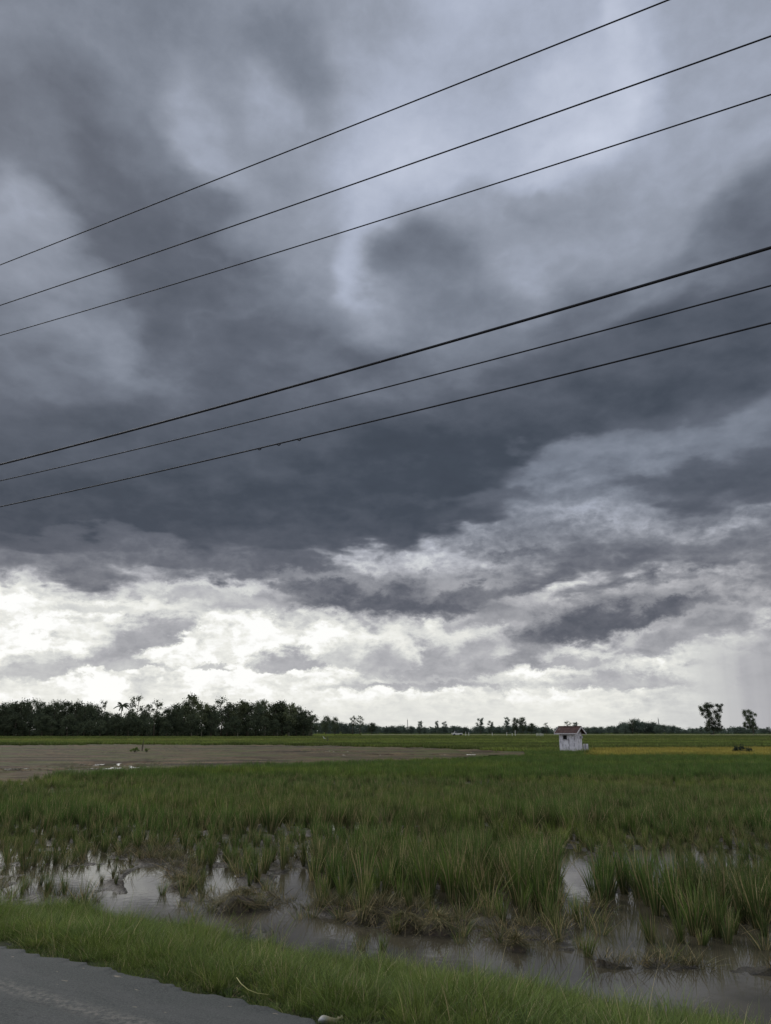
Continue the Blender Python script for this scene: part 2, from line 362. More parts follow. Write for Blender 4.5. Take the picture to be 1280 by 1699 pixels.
def mat_road():
    m, n, out = new_mat('worn_asphalt'); p = wpos(n); s = n.sep(p)
    # coordinates along (u) and across (D) the road
    D = n.math('ADD', n.math('MULTIPLY', s[0], 0.51), n.math('MULTIPLY', s[1], 0.86)); U = n.math('SUBTRACT', n.math('MULTIPLY', s[1], 0.51), n.math('MULTIPLY', s[0], 0.86))
    q = n.comb(n.math('MULTIPLY', U, 0.35), D, 0.0)
    a = n.noise(q, 3.0, 6, 0.6); fine = n.noise(p, 90, 4, 0.75); mid = n.noise(p, 22, 5, 0.7)
    col = n.mixc(n.mr(fine, 0.3, 0.7), rgb(38,42,41), rgb(78,81,77))
    col = n.mixc(n.math('MULTIPLY', n.mr(a, 0.4, 0.7), 0.5), col, rgb(82, 82, 80))
    # dusty worn edge line
    dl = n.math('ABSOLUTE', n.math('SUBTRACT', n.math('ADD', D, n.math('MULTIPLY', n.math('SUBTRACT', n.noise(q, 1.2, 5, 0.6), 0.5), 0.14)), 3.36))
    line = n.math('MULTIPLY', n.mr(dl, 0.12, 0.01), n.mr(mid, 0.38, 0.7))
    cr = n.noise(q, 1.6, 6, 0.7, 1.0)
    col = n.mixc(n.math('MULTIPLY', n.mr(n.math('ABSOLUTE', n.math('SUBTRACT', cr, 0.5)), 0.006, 0.001), 0.55), col, rgb(30, 31, 32))
    col = n.mixc(n.math('MULTIPLY', line, 0.55), col, rgb(132, 126, 116))
    spots = n.math('MULTIPLY', n.mr(n.noise(q, 26, 2, 0.5), 0.70, 0.76), 0.7)
    col = n.mixc(spots, col, rgb(140, 130, 112))
    pbsdf(n, out, col, 0.8, 0.3, fine, 0.9, 0.006); return m
def mat_water():
    m, n, out = new_mat('muddy_water'); p = wpos(n)
    f = n.noise(p, 9, 3, 0.5); f2 = n.noise(p, 1.1, 3, 0.5)
    b = pbsdf(n, out, n.mixc(n.mr(f2, 0.35, 0.65), rgb(62, 58, 47), rgb(78, 73, 60)), 0.03, 0.5, f, 0.05, 0.012)
    b.inputs['IOR'].default_value = 1.33; return m
def mat_blade(name, base, low, top, gold, dry, goldscale=0.09, trans=0.3, gold_amt=0.7, bands=False):
    m, n, out = new_mat(name); p = wpos(n)
    at = n.n.new('ShaderNodeAttribute'); at.attribute_name = 'blade'; s = n.sep(at.outputs['Vector'])
    rnd = n.n.new('ShaderNodeObjectInfo').outputs['Random']
    col = n.mixc(n.mr(s[0], 0.0, 0.35), base, low)
    col = n.mixc(n.mr(s[0], 0.3, 1.0), col, top)
    ps = n.sep(p)
    w = n.noise(n.comb(n.math('MULTIPLY', ps[0], 0.15 if bands else 1.0), n.math('MULTIPLY', ps[1], 2.2 if not bands else 1.5), 0.0), goldscale, 4, 0.55)
    col = n.mixc(n.math('MULTIPLY', n.math('MULTIPLY', n.mr(w, 0.45, 0.68), gold_amt), n.mr(s[0], 0.2, 0.9)), col, gold)
    if bands:
        w3 = n.noise(n.comb(n.math('MULTIPLY', ps[0], 0.12), n.math('MULTIPLY', ps[1], 1.9), 9.0), 0.03, 4, 0.6)
        col = n.mixc(n.math('MULTIPLY', n.mr(w3, 0.47, 0.58), 0.75), col, rgb(66, 78, 40))
    if name == 'rice_blades':
        w2 = n.noise(p, 0.55, 5, 0.65)
        col = n.mixc(n.math('MULTIPLY', n.mr(w2, 0.44, 0.62), n.mr(ps[1], 34, 12, 0.15, 0.5)), col, rgb(78, 78, 48))
    col = n.mixc(n.mr(s[2], 0.4, 0.6), col, dry)
    v = n.mixf(s[1], 0.65, 1.3); v2 = n.mixf(rnd, 0.72, 1.3)
    col = n.mixc(1.0, col, n.comb(n.math('MULTIPLY', v, v2), n.math('MULTIPLY', v, v2), n.math('MULTIPLY', v, v2)), 'MULTIPLY')
    df = n.n.new('ShaderNodeBsdfDiffuse'); n.put(df.inputs[0], col); tr = n.n.new('ShaderNodeBsdfTranslucent'); n.put(tr.inputs[0], col)
    gl = n.n.new('ShaderNodeBsdfGlossy'); gl.inputs[0].default_value = (0.5, 0.55, 0.5, 1); gl.inputs[1].default_value = 0.45
    mx = n.n.new('ShaderNodeMixShader'); mx.inputs[0].default_value = trans; n.l.new(df.outputs[0], mx.inputs[1]); n.l.new(tr.outputs[0], mx.inputs[2])
    m2 = n.n.new('ShaderNodeMixShader'); m2.inputs[0].default_value = 0.03; n.l.new(mx.outputs[0], m2.inputs[1]); n.l.new(gl.outputs[0], m2.inputs[2])
    n.l.new(m2.outputs[0], out.inputs[0]); return m
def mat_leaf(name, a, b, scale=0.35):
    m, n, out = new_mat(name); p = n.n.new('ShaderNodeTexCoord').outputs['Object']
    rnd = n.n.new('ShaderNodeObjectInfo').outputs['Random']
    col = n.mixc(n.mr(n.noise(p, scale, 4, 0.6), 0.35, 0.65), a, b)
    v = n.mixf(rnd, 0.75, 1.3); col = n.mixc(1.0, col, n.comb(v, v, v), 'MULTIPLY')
    df = n.n.new('ShaderNodeBsdfDiffuse'); n.put(df.inputs[0], col); tr = n.n.new('ShaderNodeBsdfTranslucent'); n.put(tr.inputs[0], col)
    mx = n.n.new('ShaderNodeMixShader'); mx.inputs[0].default_value = 0.2; n.l.new(df.outputs[0], mx.inputs[1]); n.l.new(tr.outputs[0], mx.inputs[2])
    n.l.new(mx.outputs[0], out.inputs[0]); return m
M = dict(
 ground=mat_ground(), plough=mat_plough(), road=mat_road(), water=mat_water(),
 rice=mat_blade('rice_blades', rgb(92,92,64), rgb(72,88,46), rgb(86,112,50), rgb(118,130,52), rgb(150,136,98)),
 farrice=mat_blade('far_rice', rgb(92,98,54), rgb(98,110,52), rgb(110,124,60), rgb(138,136,72), rgb(120,116,70), 0.03, 0.3, 0.8, True),
 gold=mat_blade('ripe_rice', rgb(96,96,40), rgb(112,112,52), rgb(156,144,68), rgb(168,152,70), rgb(170,150,90), 0.06),
 verge=mat_blade('verge_grass', rgb(76,78,48), rgb(88,102,50), rgb(110,130,62), rgb(134,142,72), rgb(164,152,112), 1.6, 0.35, 0.7),
 weed=mat_blade('low_weeds', rgb(60,62,42), rgb(70,84,46), rgb(88,106,56), rgb(110,116,60), rgb(150,138,104), 2.0, 0.3, 0.5),
 straw=mat_blade('dead_straw', rgb(62,58,42), rgb(86,82,56), rgb(104,98,68), rgb(84,94,50), rgb(146,130,96), 1.0, 0.2),
 weedleaf=mat_leaf('weed_leaves', rgb(92,112,60), rgb(116,132,70)),
 leaf=mat_leaf('dark_leaves', rgb(66,74,62), rgb(92,100,78)), leaf2=mat_leaf('olive_leaves', rgb(76,82,64), rgb(104,110,82)),
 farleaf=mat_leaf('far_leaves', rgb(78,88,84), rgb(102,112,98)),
 bark=simple('bark', rgb(92,84,74), 0.9, 0.4, 3), palebark=simple('pale_bark', rgb(150,146,136), 0.9, 0.3, 3),
 cable=simple('black_cable', rgb(34,35,40), 0.6, 0.2, 4), steel=simple('galvanised_steel', rgb(120,122,126), 0.5, 0.2, 4, metal=0.4),
)

# ------------------------------------------------------------------ layout of the land
NX, NY = 0.51, 0.86                        # across the road; D = NX*x + NY*y is the distance from the camera's own line
RX, RY = -0.86, 0.51                       # along the road
D_EDGE, D_WATER = 3.93, 6.1
ROAD_Z = 0.40
def ell(px, py, L):
    r = np.zeros_like(px)
    for cx, cy, rx, ry, a in L:
        d = ((px-cx)/rx)**2+((py-cy)/ry)**2; r = np.maximum(r, a*sstep(1.12, 0.7, d))
    return r
HOLES = [(262,1466,56,32,1),(118,1466,50,18,.9),(225,1500,60,18,.9),(365,1468,26,30,1),(410,1528,90,15,.9),(492,1482,34,40,1),(600,1560,150,34,1),
         (958,1470,30,52,1),(1095,1452,42,36,.9),(1060,1425,26,14,.8),(760,1590,200,36,1),(1050,1545,80,44,1),(1130,1620,220,50,1),(935,1425,24,10,.8)]
BARS = [(430,1500,60,12,.9),(395,1500,50,16,.8),(560,1512,52,9,1),(640,1518,70,14,1),(715,1540,70,13,1),(840,1552,90,12,.9),(910,1572,60,9,.8),(1040,1602,62,7,1),
        (1115,1600,70,12,1),(1255,1612,52,9,1),(300,1445,30,12,.9),(310,1462,24,12,.9),(990,1508,44,9,.8),(500,1508,40,8,.7),(620,1535,60,7,.8),(250,1420,70,14,.7),(1190,1545,60,10,.7)]
EDGEX = [-900,-300,0,130,230,300,330,420,500,535,560,700,800,925,1000,1060,1090,1200,1280,1700,2400]
EDGEY = [1400,1425,1452,1440,1425,1425,1450,1462,1445,1470,1492,1503,1508,1512,1498,1490,1550,1552,1542,1560,1600]
NEARX = [-3000,-300,0,130,330,560,840,1000,5000]; NEARY = [1292,1290,1285,1277,1269,1261,1250.5,1249.5,1249.5]   # far edge of the near rice = near edge of the mud
FARX = [-3000,-300,0,200,420,560,700,860,900]; FARY = [1236,1236.5,1237,1235,1236.5,1238,1241,1247,1249.5]
def ground_z(x, y):
    D = NX*x+NY*y; U = RX*x+RY*y
    px, py = to_px(x, np.maximum(y, 0.5), 0.0)
    ok = y > 4.0
    nz = fbm(x*1.7, y*1.7, 5)
    f = -0.022+(nz-0.5)*0.24
    hole = np.where(ok, ell(px, py, HOLES), 0); bar = np.where(ok, ell(px, py, BARS), 0)
    f = f-0.12*hole*(1-0.85*bar)+0.10*bar*(0.1+1.1*fbm(x*5, y*5, 4))
    f = f+0.02*sstep(580, 480, px)*(1-hole)*ok
    chan = (1-0.6*sstep(560, 440, px))*sstep(D_WATER-0.2, D_WATER+0.3, D)*sstep(8.3, 7.0, D)
    f = f-0.035*chan*(1-bar)
    f = np.where(y > 30, np.maximum(f, 0.02), f)
    p5, q5 = to_px(x, np.maximum(y, 0.5), 0.05)
    f = np.where((y > 20)*(y < 125)*(p5 < 868)*(p5 > -900)*(q5 < np.interp(p5, NEARX, NEARY)+np.interp(p5, [-900,0,500,840], [19,17,9,0.8]))*(q5 > np.interp(p5, FARX, FARY)+0.6), -0.4, f)
    w = D_WATER+(fbm(U*0.8, 3.3+0*U, 3)-0.5)*0.7
    v = ROAD_Z-0.07-0.36*sstep(D_EDGE+0.3, w+0.15, D)+(nz-0.5)*0.06*sstep(D_EDGE, D_EDGE+0.3, D)
    z = np.where(D < w+0.15, v, 0)
    t = sstep(w-0.1, w+0.5, D)
    z = v*(1-t)+f*t
    back = D < D_EDGE-7.2
    return np.where(back, ROAD_Z-0.07-0.3*sstep(D_EDGE-7.2, D_EDGE-9, D), z)
def axis(lo, hi, step, far, g=1.09):
    a = list(np.arange(lo, hi+1e-6, step)); s = step
    while a[-1] < far: s *= g; a.append(a[-1]+s)
    s = step; b = []; c = lo
    while c > -far: s *= g; c -= s; b.append(c)
    return np.array(b[::-1]+a)
def grid_mesh(name, X, Y, Z):
    ny, nx = X.shape; V = np.stack([X, Y, Z], -1).reshape(-1, 3)
    i = np.arange(nx*ny).reshape(ny, nx); Q = np.stack([i[:-1,:-1], i[:-1,1:], i[1:,1:], i[1:,:-1]], -1).reshape(-1, 4)
    me = bpy.data.meshes.new(name); me.vertices.add(len(V)); me.vertices.foreach_set('co', V.ravel().astype(np.float32))
    me.loops.add(Q.size); me.loops.foreach_set('vertex_index', Q.ravel().astype(np.int32))
    me.polygons.add(len(Q)); me.polygons.foreach_set('loop_start', (np.arange(len(Q))*4).astype(np.int32))
    me.polygons.foreach_set('use_smooth', np.ones(len(Q), bool)); me.update(calc_edges=True); me.validate(); return me
xs = axis(-8, 8, 0.06, 9000); ys = axis(4, 15, 0.06, 9000)
X, Y = np.meshgrid(xs, ys)
tag(link('ground', grid_mesh('ground', X, Y, ground_z(X, Y)), M['ground']), kind='structure')
mb = MB(); mb.add([(-80, 0, 0), (80, 0, 0), (120, 110, 0), (-120, 110, 0)], [(0, 1, 2, 3)])
# the flooded paddy: starts under the verge
wv = []
for U in np.linspace(-60, 60, 41):
    for D in (4.6, 120): wv.append((RX*U+NX*D, RY*U+NY*D, 0.0))
tag(link('water', mesh('water', wv, [(2*i, 2*i+1, 2*i+3, 2*i+2) for i in range(40)]), M['water']), kind='structure')
# road
Us = np.sort(np.concatenate([np.linspace(-70, 70, 500), np.linspace(-2, 9, 700)])); Ds = np.concatenate([np.linspace(D_EDGE-7, D_EDGE-0.1, 30), [D_EDGE-0.02, D_EDGE]])
UU, DD = np.meshgrid(Us, Ds)
edge = (DD > D_EDGE-0.03)*((fbm(UU*2.2, UU*0+9, 4)-0.5)*0.16+(fbm(UU*11, UU*0+2, 3)-.5)*0.07)
DD2 = DD+edge; ZZ = ROAD_Z+0.0*DD+0.02*np.sin((DD-D_EDGE+7)/7*math.pi)-0.06*(DD > D_EDGE-0.01)-0.05*(DD < D_EDGE-6.99)
tag(link('road', grid_mesh('road', RX*UU+NX*DD2, RY*UU+NY*DD2, ZZ), M['road']), kind='structure')
# ploughed mud field, ridged, puddled at its near edge and on the right
sx = np.linspace(-900, 880, 420); tt = np.linspace(0, 1, 150)
ny_ = np.interp(sx, NEARX, NEARY)+np.interp(sx, [-900,0,500,840], [22,20,12,2]); fy_ = np.interp(sx, FARX, FARY)+(fbm(sx*0.02, sx*0+4, 4)-.5)*2.4
PYY = ny_[None]*(1-tt[:, None])+fy_[None]*tt[:, None]; PXX = np.repeat(sx[None], 150, 0)
a_ = PXX-W/2; v_ = PYY-H/2; dy = F*CP+v_*SP; dz = F*SP-v_*CP; t_ = (0.05-CZ)/dz
MX, MY = a_*t_, dy*t_
low = np.maximum.reduce([sstep(330, 180, PXX)*np.exp(-((PYY-np.interp(PXX, NEARX, NEARY)+5)/4.5)**2), ell(PXX, PYY, [(570,1247,40,1.6,1),(620,1252,60,1.6,1),(740,1252,60,1.8,1),(800,1248,40,1.2,.9),(520,1245,30,1.5,.8)])])
low = low*sstep(0.42, 0.52, fbm(MX*1.1+3, MY*1.1, 4))
rid = fbm(MX*0.12, MY*1.1, 4)+0.15*np.sin(MY*1.7+fbm(MX*.05, MY*.2, 2)*6)
MZ = 0.04+(rid-0.5)*0.24+(fbm(MX*0.9, MY*2.0, 4)-.4)*0.12-low*0.24
tag(link('mud_field', grid_mesh('mud_field', MX, MY, MZ), M['plough']), kind='structure')

# ------------------------------------------------------------------ grass and rice, scattered with geometry nodes
def blades_mesh(name, n, spread, hmin, hmax, wid, bend, seg=3, dryp=0.12, mat=None, fan=0.25, droop=0.0, seed=0):
    r = np.random.default_rng(seed); V = []; Fc = []; A = []
    for i in range(n):
        a = r.uniform(0, 2*math.pi); q = spread*math.sqrt(r.random()); bx, by = q*math.cos(a), q*math.sin(a)
        h = r.uniform(hmin, hmax); lean = r.uniform(0, 2*math.pi)
        ld = Vector((math.cos(a)*q/spread*fan+math.cos(lean)*fan*0.5, math.sin(a)*q/spread*fan+math.sin(lean)*fan*0.5, 0))
        bd = bend*r.uniform(0.4, 1.6); ca = r.uniform(0, math.pi); wx, wy = math.cos(ca), math.sin(ca); w = wid*r.uniform(0.6, 1.3)
        g = r.random(); dry = 1.0 if r.random() < dryp else 0.0; b = len(V)
        for k in range(seg+1):
            t = k/seg; off = ld*(h*t)+ld*(bd*h*t*t)*2
            z = h*t*(1-droop*t*t*min(1.0, bd))
            ww = w*(1-t**2.2) if k < seg else 0
            V.append((bx+off.x-wx*ww, by+off.y-wy*ww, z)); V.append((bx+off.x+wx*ww, by+off.y+wy*ww, z)); A += [(t, g, dry)]*2
        for k in range(seg): Fc.append((b+2*k, b+2*k+1, b+2*k+3, b+2*k+2))
    me = mesh(name, V, Fc); at = me.attributes.new('blade', 'FLOAT_VECTOR', 'POINT')
    at.data.foreach_set('vector', np.array(A, np.float32).ravel())
    me.materials.append(mat); return me
def scatter(name, pts, rots, scl, idx, protos, label, cat):
    col = bpy.data.collections.new(name+'_kinds')
    for k, me in enumerate(protos): col.objects.link(bpy.data.objects.new('%s_%02d' % (name, k), me))
    me = bpy.data.meshes.new(name); me.vertices.add(len(pts)); me.vertices.foreach_set('co', pts.astype(np.float32).ravel())
    for nm, ty, dat, fld in (('rot', 'FLOAT_VECTOR', rots, 'vector'), ('scl', 'FLOAT_VECTOR', scl, 'vector'), ('idx', 'INT', idx, 'value')):
        a = me.attributes.new(nm, ty, 'POINT'); a.data.foreach_set(fld, np.ascontiguousarray(dat).astype(np.int32 if ty == 'INT' else np.float32).ravel())
    me.update(); o = link(name, me, protos[0].materials[0])
    g = bpy.data.node_groups.new(name, 'GeometryNodeTree')
    g.interface.new_socket('Geometry', in_out='INPUT', socket_type='NodeSocketGeometry'); g.interface.new_socket('Geometry', in_out='OUTPUT', socket_type='NodeSocketGeometry')
    gi = g.nodes.new('NodeGroupInput'); go = g.nodes.new('NodeGroupOutput'); ip = g.nodes.new('GeometryNodeInstanceOnPoints')
    ci = g.nodes.new('GeometryNodeCollectionInfo'); ci.inputs[0].default_value = col; ci.inputs[1].default_value = True; ci.inputs[2].default_value = True
    def na(nm, ty):
        q = g.nodes.new('GeometryNodeInputNamedAttribute'); q.data_type = ty; q.inputs[0].default_value = nm; return q.outputs[0]
    g.links.new(gi.outputs[0], ip.inputs['Points']); g.links.new(ci.outputs[0], ip.inputs['Instance'])
    ip.inputs['Pick Instance'].default_value = True
    g.links.new(na('idx', 'INT'), ip.inputs['Instance Index']); g.links.new(na('rot', 'FLOAT_VECTOR'), ip.inputs['Rotation']); g.links.new(na('scl', 'FLOAT_VECTOR'), ip.inputs['Scale'])
    g.links.new(ip.outputs[0], go.inputs[0]); md = o.modifiers.new('scatter', 'NODES'); md.node_group = g
    return tag(o, label, cat, kind='stuff')
def mk(pts, nk, smin, smax, tilt=0.08, hvar=0.15, hs=None):
    n = len(pts); rots = np.stack([rng.normal(0, tilt, n), rng.normal(0, tilt, n), rng.uniform(0, 6.283, n)], 1)
    s = rng.uniform(smin, smax, n); sz = s*rng.normal(1, hvar, n).clip(0.5, 1.5)
    if hs is not None: s = s*hs; sz = sz*hs
    return rots, np.stack([s, s, sz], 1), rng.integers(0, nk, n)
def in_view(x, y, m=1.12): return (np.abs(x) < (y*0.56*m+1.5))

# near rice (7 to 30 m)
gx, gy = np.meshgrid(np.arange(-22, 22, 0.25), np.arange(7, 32, 0.25)); gx = gx.ravel()+rng.normal(0, 0.05, gx.size); gy = gy.ravel()+rng.normal(0, 0.05, gy.size)
k = in_view(gx, gy); gx, gy = gx[k], gy[k]
px, py = to_px(gx, gy, 0.0); D = NX*gx+NY*gy
pxc, pyc = to_px(gx, gy, 0.4); edge = np.interp(px, EDGEX, EDGEY)+(fbm(gx*2.3, gy*2.3, 3)-0.5)*26
dens = sstep(4, -6, py-edge)
hole = ell(px, py, HOLES); dens = dens*(1-0.97*sstep(0.15, 0.5, hole))
thin = fbm(gx*0.55+9, gy*0.55, 4)
stepy = 1386+(fbm(gx*0.7, gy*0.7, 3)-.5)*16; gap = (np.abs(py-stepy) < 7)*(px < 960)
behind = (py < stepy)*1.0
dens = dens*np.where(gap, 0.2, 1.0)
band = sstep(1500, 1440, py)*sstep(1385, 1410, py)            # broken, trampled strip behind the front row
dens = dens*(1-0.5*band*sstep(0.5, 0.62, thin)*((px < 520) | (px > 930)))
dens = dens*np.where(thin > 0.66, 0.55, 1.0)
f_l = np.where(px < 560, 1.6, np.where(px > 900, 1.7, 1.2)); strag = f_l*(py > edge)*(py < edge+90)*(fbm(gx*2.2+50, gy*2.2, 3) > 0.42)*(D > 6.25)*0.65*(1-0.85*hole)
k = (rng.random(len(gx)) < np.maximum(dens, strag))*(pyc > np.interp(pxc, NEARX, NEARY)+(fbm(gx*.6, gy*.6, 4)-.5)*12)
isstrag = (strag > dens)[k]
gx, gy = gx[k], gy[k]; gz = np.maximum(ground_z(gx, gy), -0.04)-0.02
protos = [blades_mesh('rice_clump', 62, 0.045, 0.38, 0.72, 0.0055, 0.30, 4, 0.20, M['rice'], 0.16, 0.35, 100+i) for i in range(7)]
protos += [blades_mesh('rice_clump', 40, 0.07, 0.25, 0.62, 0.005, 0.3, 4, 0.45, M['rice'], 0.38, 0.4, 120+i) for i in range(3)]
hs = (0.50+0.75*fbm(gx*0.9, gy*0.9, 4))*np.interp(gy, [8, 10.5, 13, 16, 32], [1.08, .95, .8, .8, .62])*(1+0.18*behind[k]*(gy < 20))*(1-0.35*band[k]*((px[k] < 520) | (px[k] > 930))); hs = np.where(isstrag, hs*0.55, hs)
rots, scl, idx = mk(np.stack([gx, gy, gz], 1), 7, 0.85, 1.1, 0.09, 0.12, hs)
idx = np.where(rng.random(len(gx)) < np.where(isstrag, 0.6, 0.12+0.35*sstep(0.55, 0.7, fbm(gx*0.8+5, gy*0.8, 3))), rng.integers(7, 10, len(gx)), idx)
scatter('rice_plants', np.stack([gx, gy, gz], 1), rots, scl, idx, protos, 'green rice standing in the flooded paddy beyond the roadside ditch', 'rice')

# middle rice (32 to 75 m)
gx, gy = np.meshgrid(np.arange(-50, 50, 0.36), np.arange(31.5, 86, 0.36)); gx = gx.ravel()+rng.normal(0, 0.1, gx.size); gy = gy.ravel()+rng.normal(0, 0.1, gy.size)
px, py = to_px(gx, gy, 0.36)
k = in_view(gx, gy)*(np.hypot(gx-17.6, gy-72) > 1.3)*(py > np.where(px > 872, np.where(px > 970, 1246, 1240), np.interp(px, NEARX, NEARY))+(fbm(gx*.4, gy*.4, 4)-.5)*7); gx, gy = gx[k], gy[k]
protos = [blades_mesh('rice_tuft', 42, 0.17, 0.4, 0.72, 0.011, 0.3, 3, 0.08, M['rice'], 0.22, 0.2, 200+i) for i in range(6)]
pts = np.stack([gx, gy, 0*gx], 1); rots, scl, idx = mk(pts, 6, 0.9, 1.15, 0.07, 0.12, (0.62+0.62*fbm(gx*0.3, gy*0.6, 4))*np.interp(gy, [32, 45, 60, 80], [.72, .62, .52, .5]))
scatter('rice_field', pts, rots, scl, idx, protos, 'even green rice field stretching back to the muddy ploughed field', 'rice')

# far rice (75 to 330 m)
gx, gy = np.meshgrid(np.arange(-210, 210, 1.5), np.arange(72, 330, 1.9)); gx = gx.ravel()+rng.normal(0, 0.5, gx.size); gy = gy.ravel()+rng.normal(0, 0.5, gy.size)
px, py = to_px(gx, gy, 0.05)
px4, py4 = to_px(gx, gy, 0.4)
mud = (py < np.interp(px, NEARX, NEARY)+0.5)*(py > np.interp(px, FARX, FARY)-0.2)*(px < 880)
gold = (px4 > 992+(py4-1236)*-1.0)*(py4 > 1239-(px4-980)*0.004)*(py4 < 1248)
gaps = (np.abs(((gy+fbm(gx*.02, gy*0, 2)*20) % 27)-13) < 1.0)
lft = (px < 560)*(gy > 235)
k = in_view(gx, gy, 1.15)*(~mud)*(~gold)*(~gaps)*(~lft)
fx, fy = gx[k], gy[k]
protos = [blades_mesh('far_rice', 130, 1.15, 0.25, 0.5, 0.045, 0.3, 2, 0.05, M['farrice'], 0.2, 0.2, 300+i) for i in range(5)]
pts = np.stack([fx, fy, 0*fx], 1); rots, scl, idx = mk(pts, 5, 0.9, 1.1, 0.02, 0.1, 0.8+0.5*vnoise(fx*0.01, np.floor((fy+8)/27)*3.3))
scatter('far_rice_field', pts, rots, scl, idx, protos, 'low green rice strips reaching to the foot of the distant trees', 'rice')
gx, gy = np.meshgrid(np.arange(12, 90, 0.8), np.arange(55, 112, 0.8)); gx = gx.ravel()+rng.normal(0, 0.3, gx.size); gy = gy.ravel()+rng.normal(0, 0.3, gy.size)
px, py = to_px(gx, gy, 0.4)
k = (px > 992+(py-1236)*-1.0)*(py > 1239-(px-980)*0.004)*(py < 1248)*in_view(gx, gy, 1.15); gx, gy = gx[k], gy[k]
protos = [blades_mesh('ripe_rice', 90, 0.7, 0.3, 0.45, 0.022, 0.4, 2, 0.1, M['gold'], 0.2, 0.3, 330+i) for i in range(4)]
pts = np.stack([gx, gy, 0*gx], 1); rots, scl, idx = mk(pts, 4, 0.9, 1.1, 0.03, 0.08)
scatter('ripe_rice_field', pts, rots, scl, idx, protos, 'golden ripening rice strip to the right of the white hut', 'rice')

# verge grass
n_ = 11000
U = rng.uniform(-13, 8, n_); D = D_EDGE+0.02+(D_WATER+0.12-D_EDGE)*rng.random(n_)**1.12+(fbm(U*2.2, U*0+9, 4)-0.5)*0.16
gx, gy = RX*U+NX*D, RY*U+NY*D; k = in_view(gx, gy, 1.25)*(gy > 3); gx, gy, D = gx[k], gy[k], D[k]
gz = ground_z(gx, gy)-0.01
protos = [blades_mesh('grass_tuft', 120, 0.16, 0.06, 0.2, 0.0024, 0.35, 3, 0.06, M['verge'], 0.6, 0.4, 400+i) for i in range(5)]
protos += [blades_mesh('grass_tuft', 40, 0.12, 0.02, 0.09, 0.008, 0.3, 2, 0.1, M['weed'], 1.0, 0.4, 410+i) for i in range(2)]
protos += [blades_mesh('grass_tuft', 50, 0.13, 0.12, 0.32, 0.0021, 0.4, 4, 0.14, M['verge'], 0.4, 0.3, 420+i) for i in range(3)]
hs = (0.30+0.85*fbm(gx*1.8, gy*1.8, 4))*(0.45+0.55*sstep(D_EDGE, D_EDGE+0.6, D))*rng.uniform(0.7, 1.15, len(gx))
pts = np.stack([gx, gy, gz], 1); rots, scl, idx = mk(pts, 5, 0.8, 1.2, 0.12, 0.15, hs)
idx = np.where(rng.random(len(gx)) < 0.22, rng.integers(7, 10, len(gx)), idx)
idx = np.where(rng.random(len(gx)) < 0.12+0.6*sstep(0.5, 0.05, D-D_EDGE)+0.5*sstep(0.55, 0.65, fbm(gx*1.1+3, gy*1.1, 3)), rng.integers(5, 7, len(gx)), idx)
scatter('verge_grass', pts, rots, scl, idx, protos, 'soft green grass on the bank between the asphalt and the water', 'grass')
# litter of dead straw lying on the mud bars
gx = rng.uniform(-9, 7, 16000); gy = rng.uniform(6.6, 14, 16000); px, py = to_px(gx, gy, 0.0)
gz = ground_z(gx, gy); k = (rng.random(len(gx)) < 0.75*np.maximum(0.7*ell(px, py, BARS), 0.16*(fbm(gx*2, gy*2, 3) > .42)*(1-ell(px, py, HOLES))))*(gz > -0.02)*(NX*gx+NY*gy > 6.1)*in_view(gx, gy)
gx, gy, gz = gx[k], gy[k], gz[k]
protos = [blades_mesh('straw_litter', 26, 0.12, 0.05, 0.16, 0.003, 0.2, 3, 0.3, M['straw'], 1.1, 0.75, 440+i) for i in range(4)]
pts = np.stack([gx, gy, gz], 1); rots, scl, idx = mk(pts, 4, 0.7, 1.2, 0.25, 0.2)
scatter('straw_litter', pts, rots, scl, idx, protos, 'dead brown straw and roots littered over the mud bars in the water', 'straw')

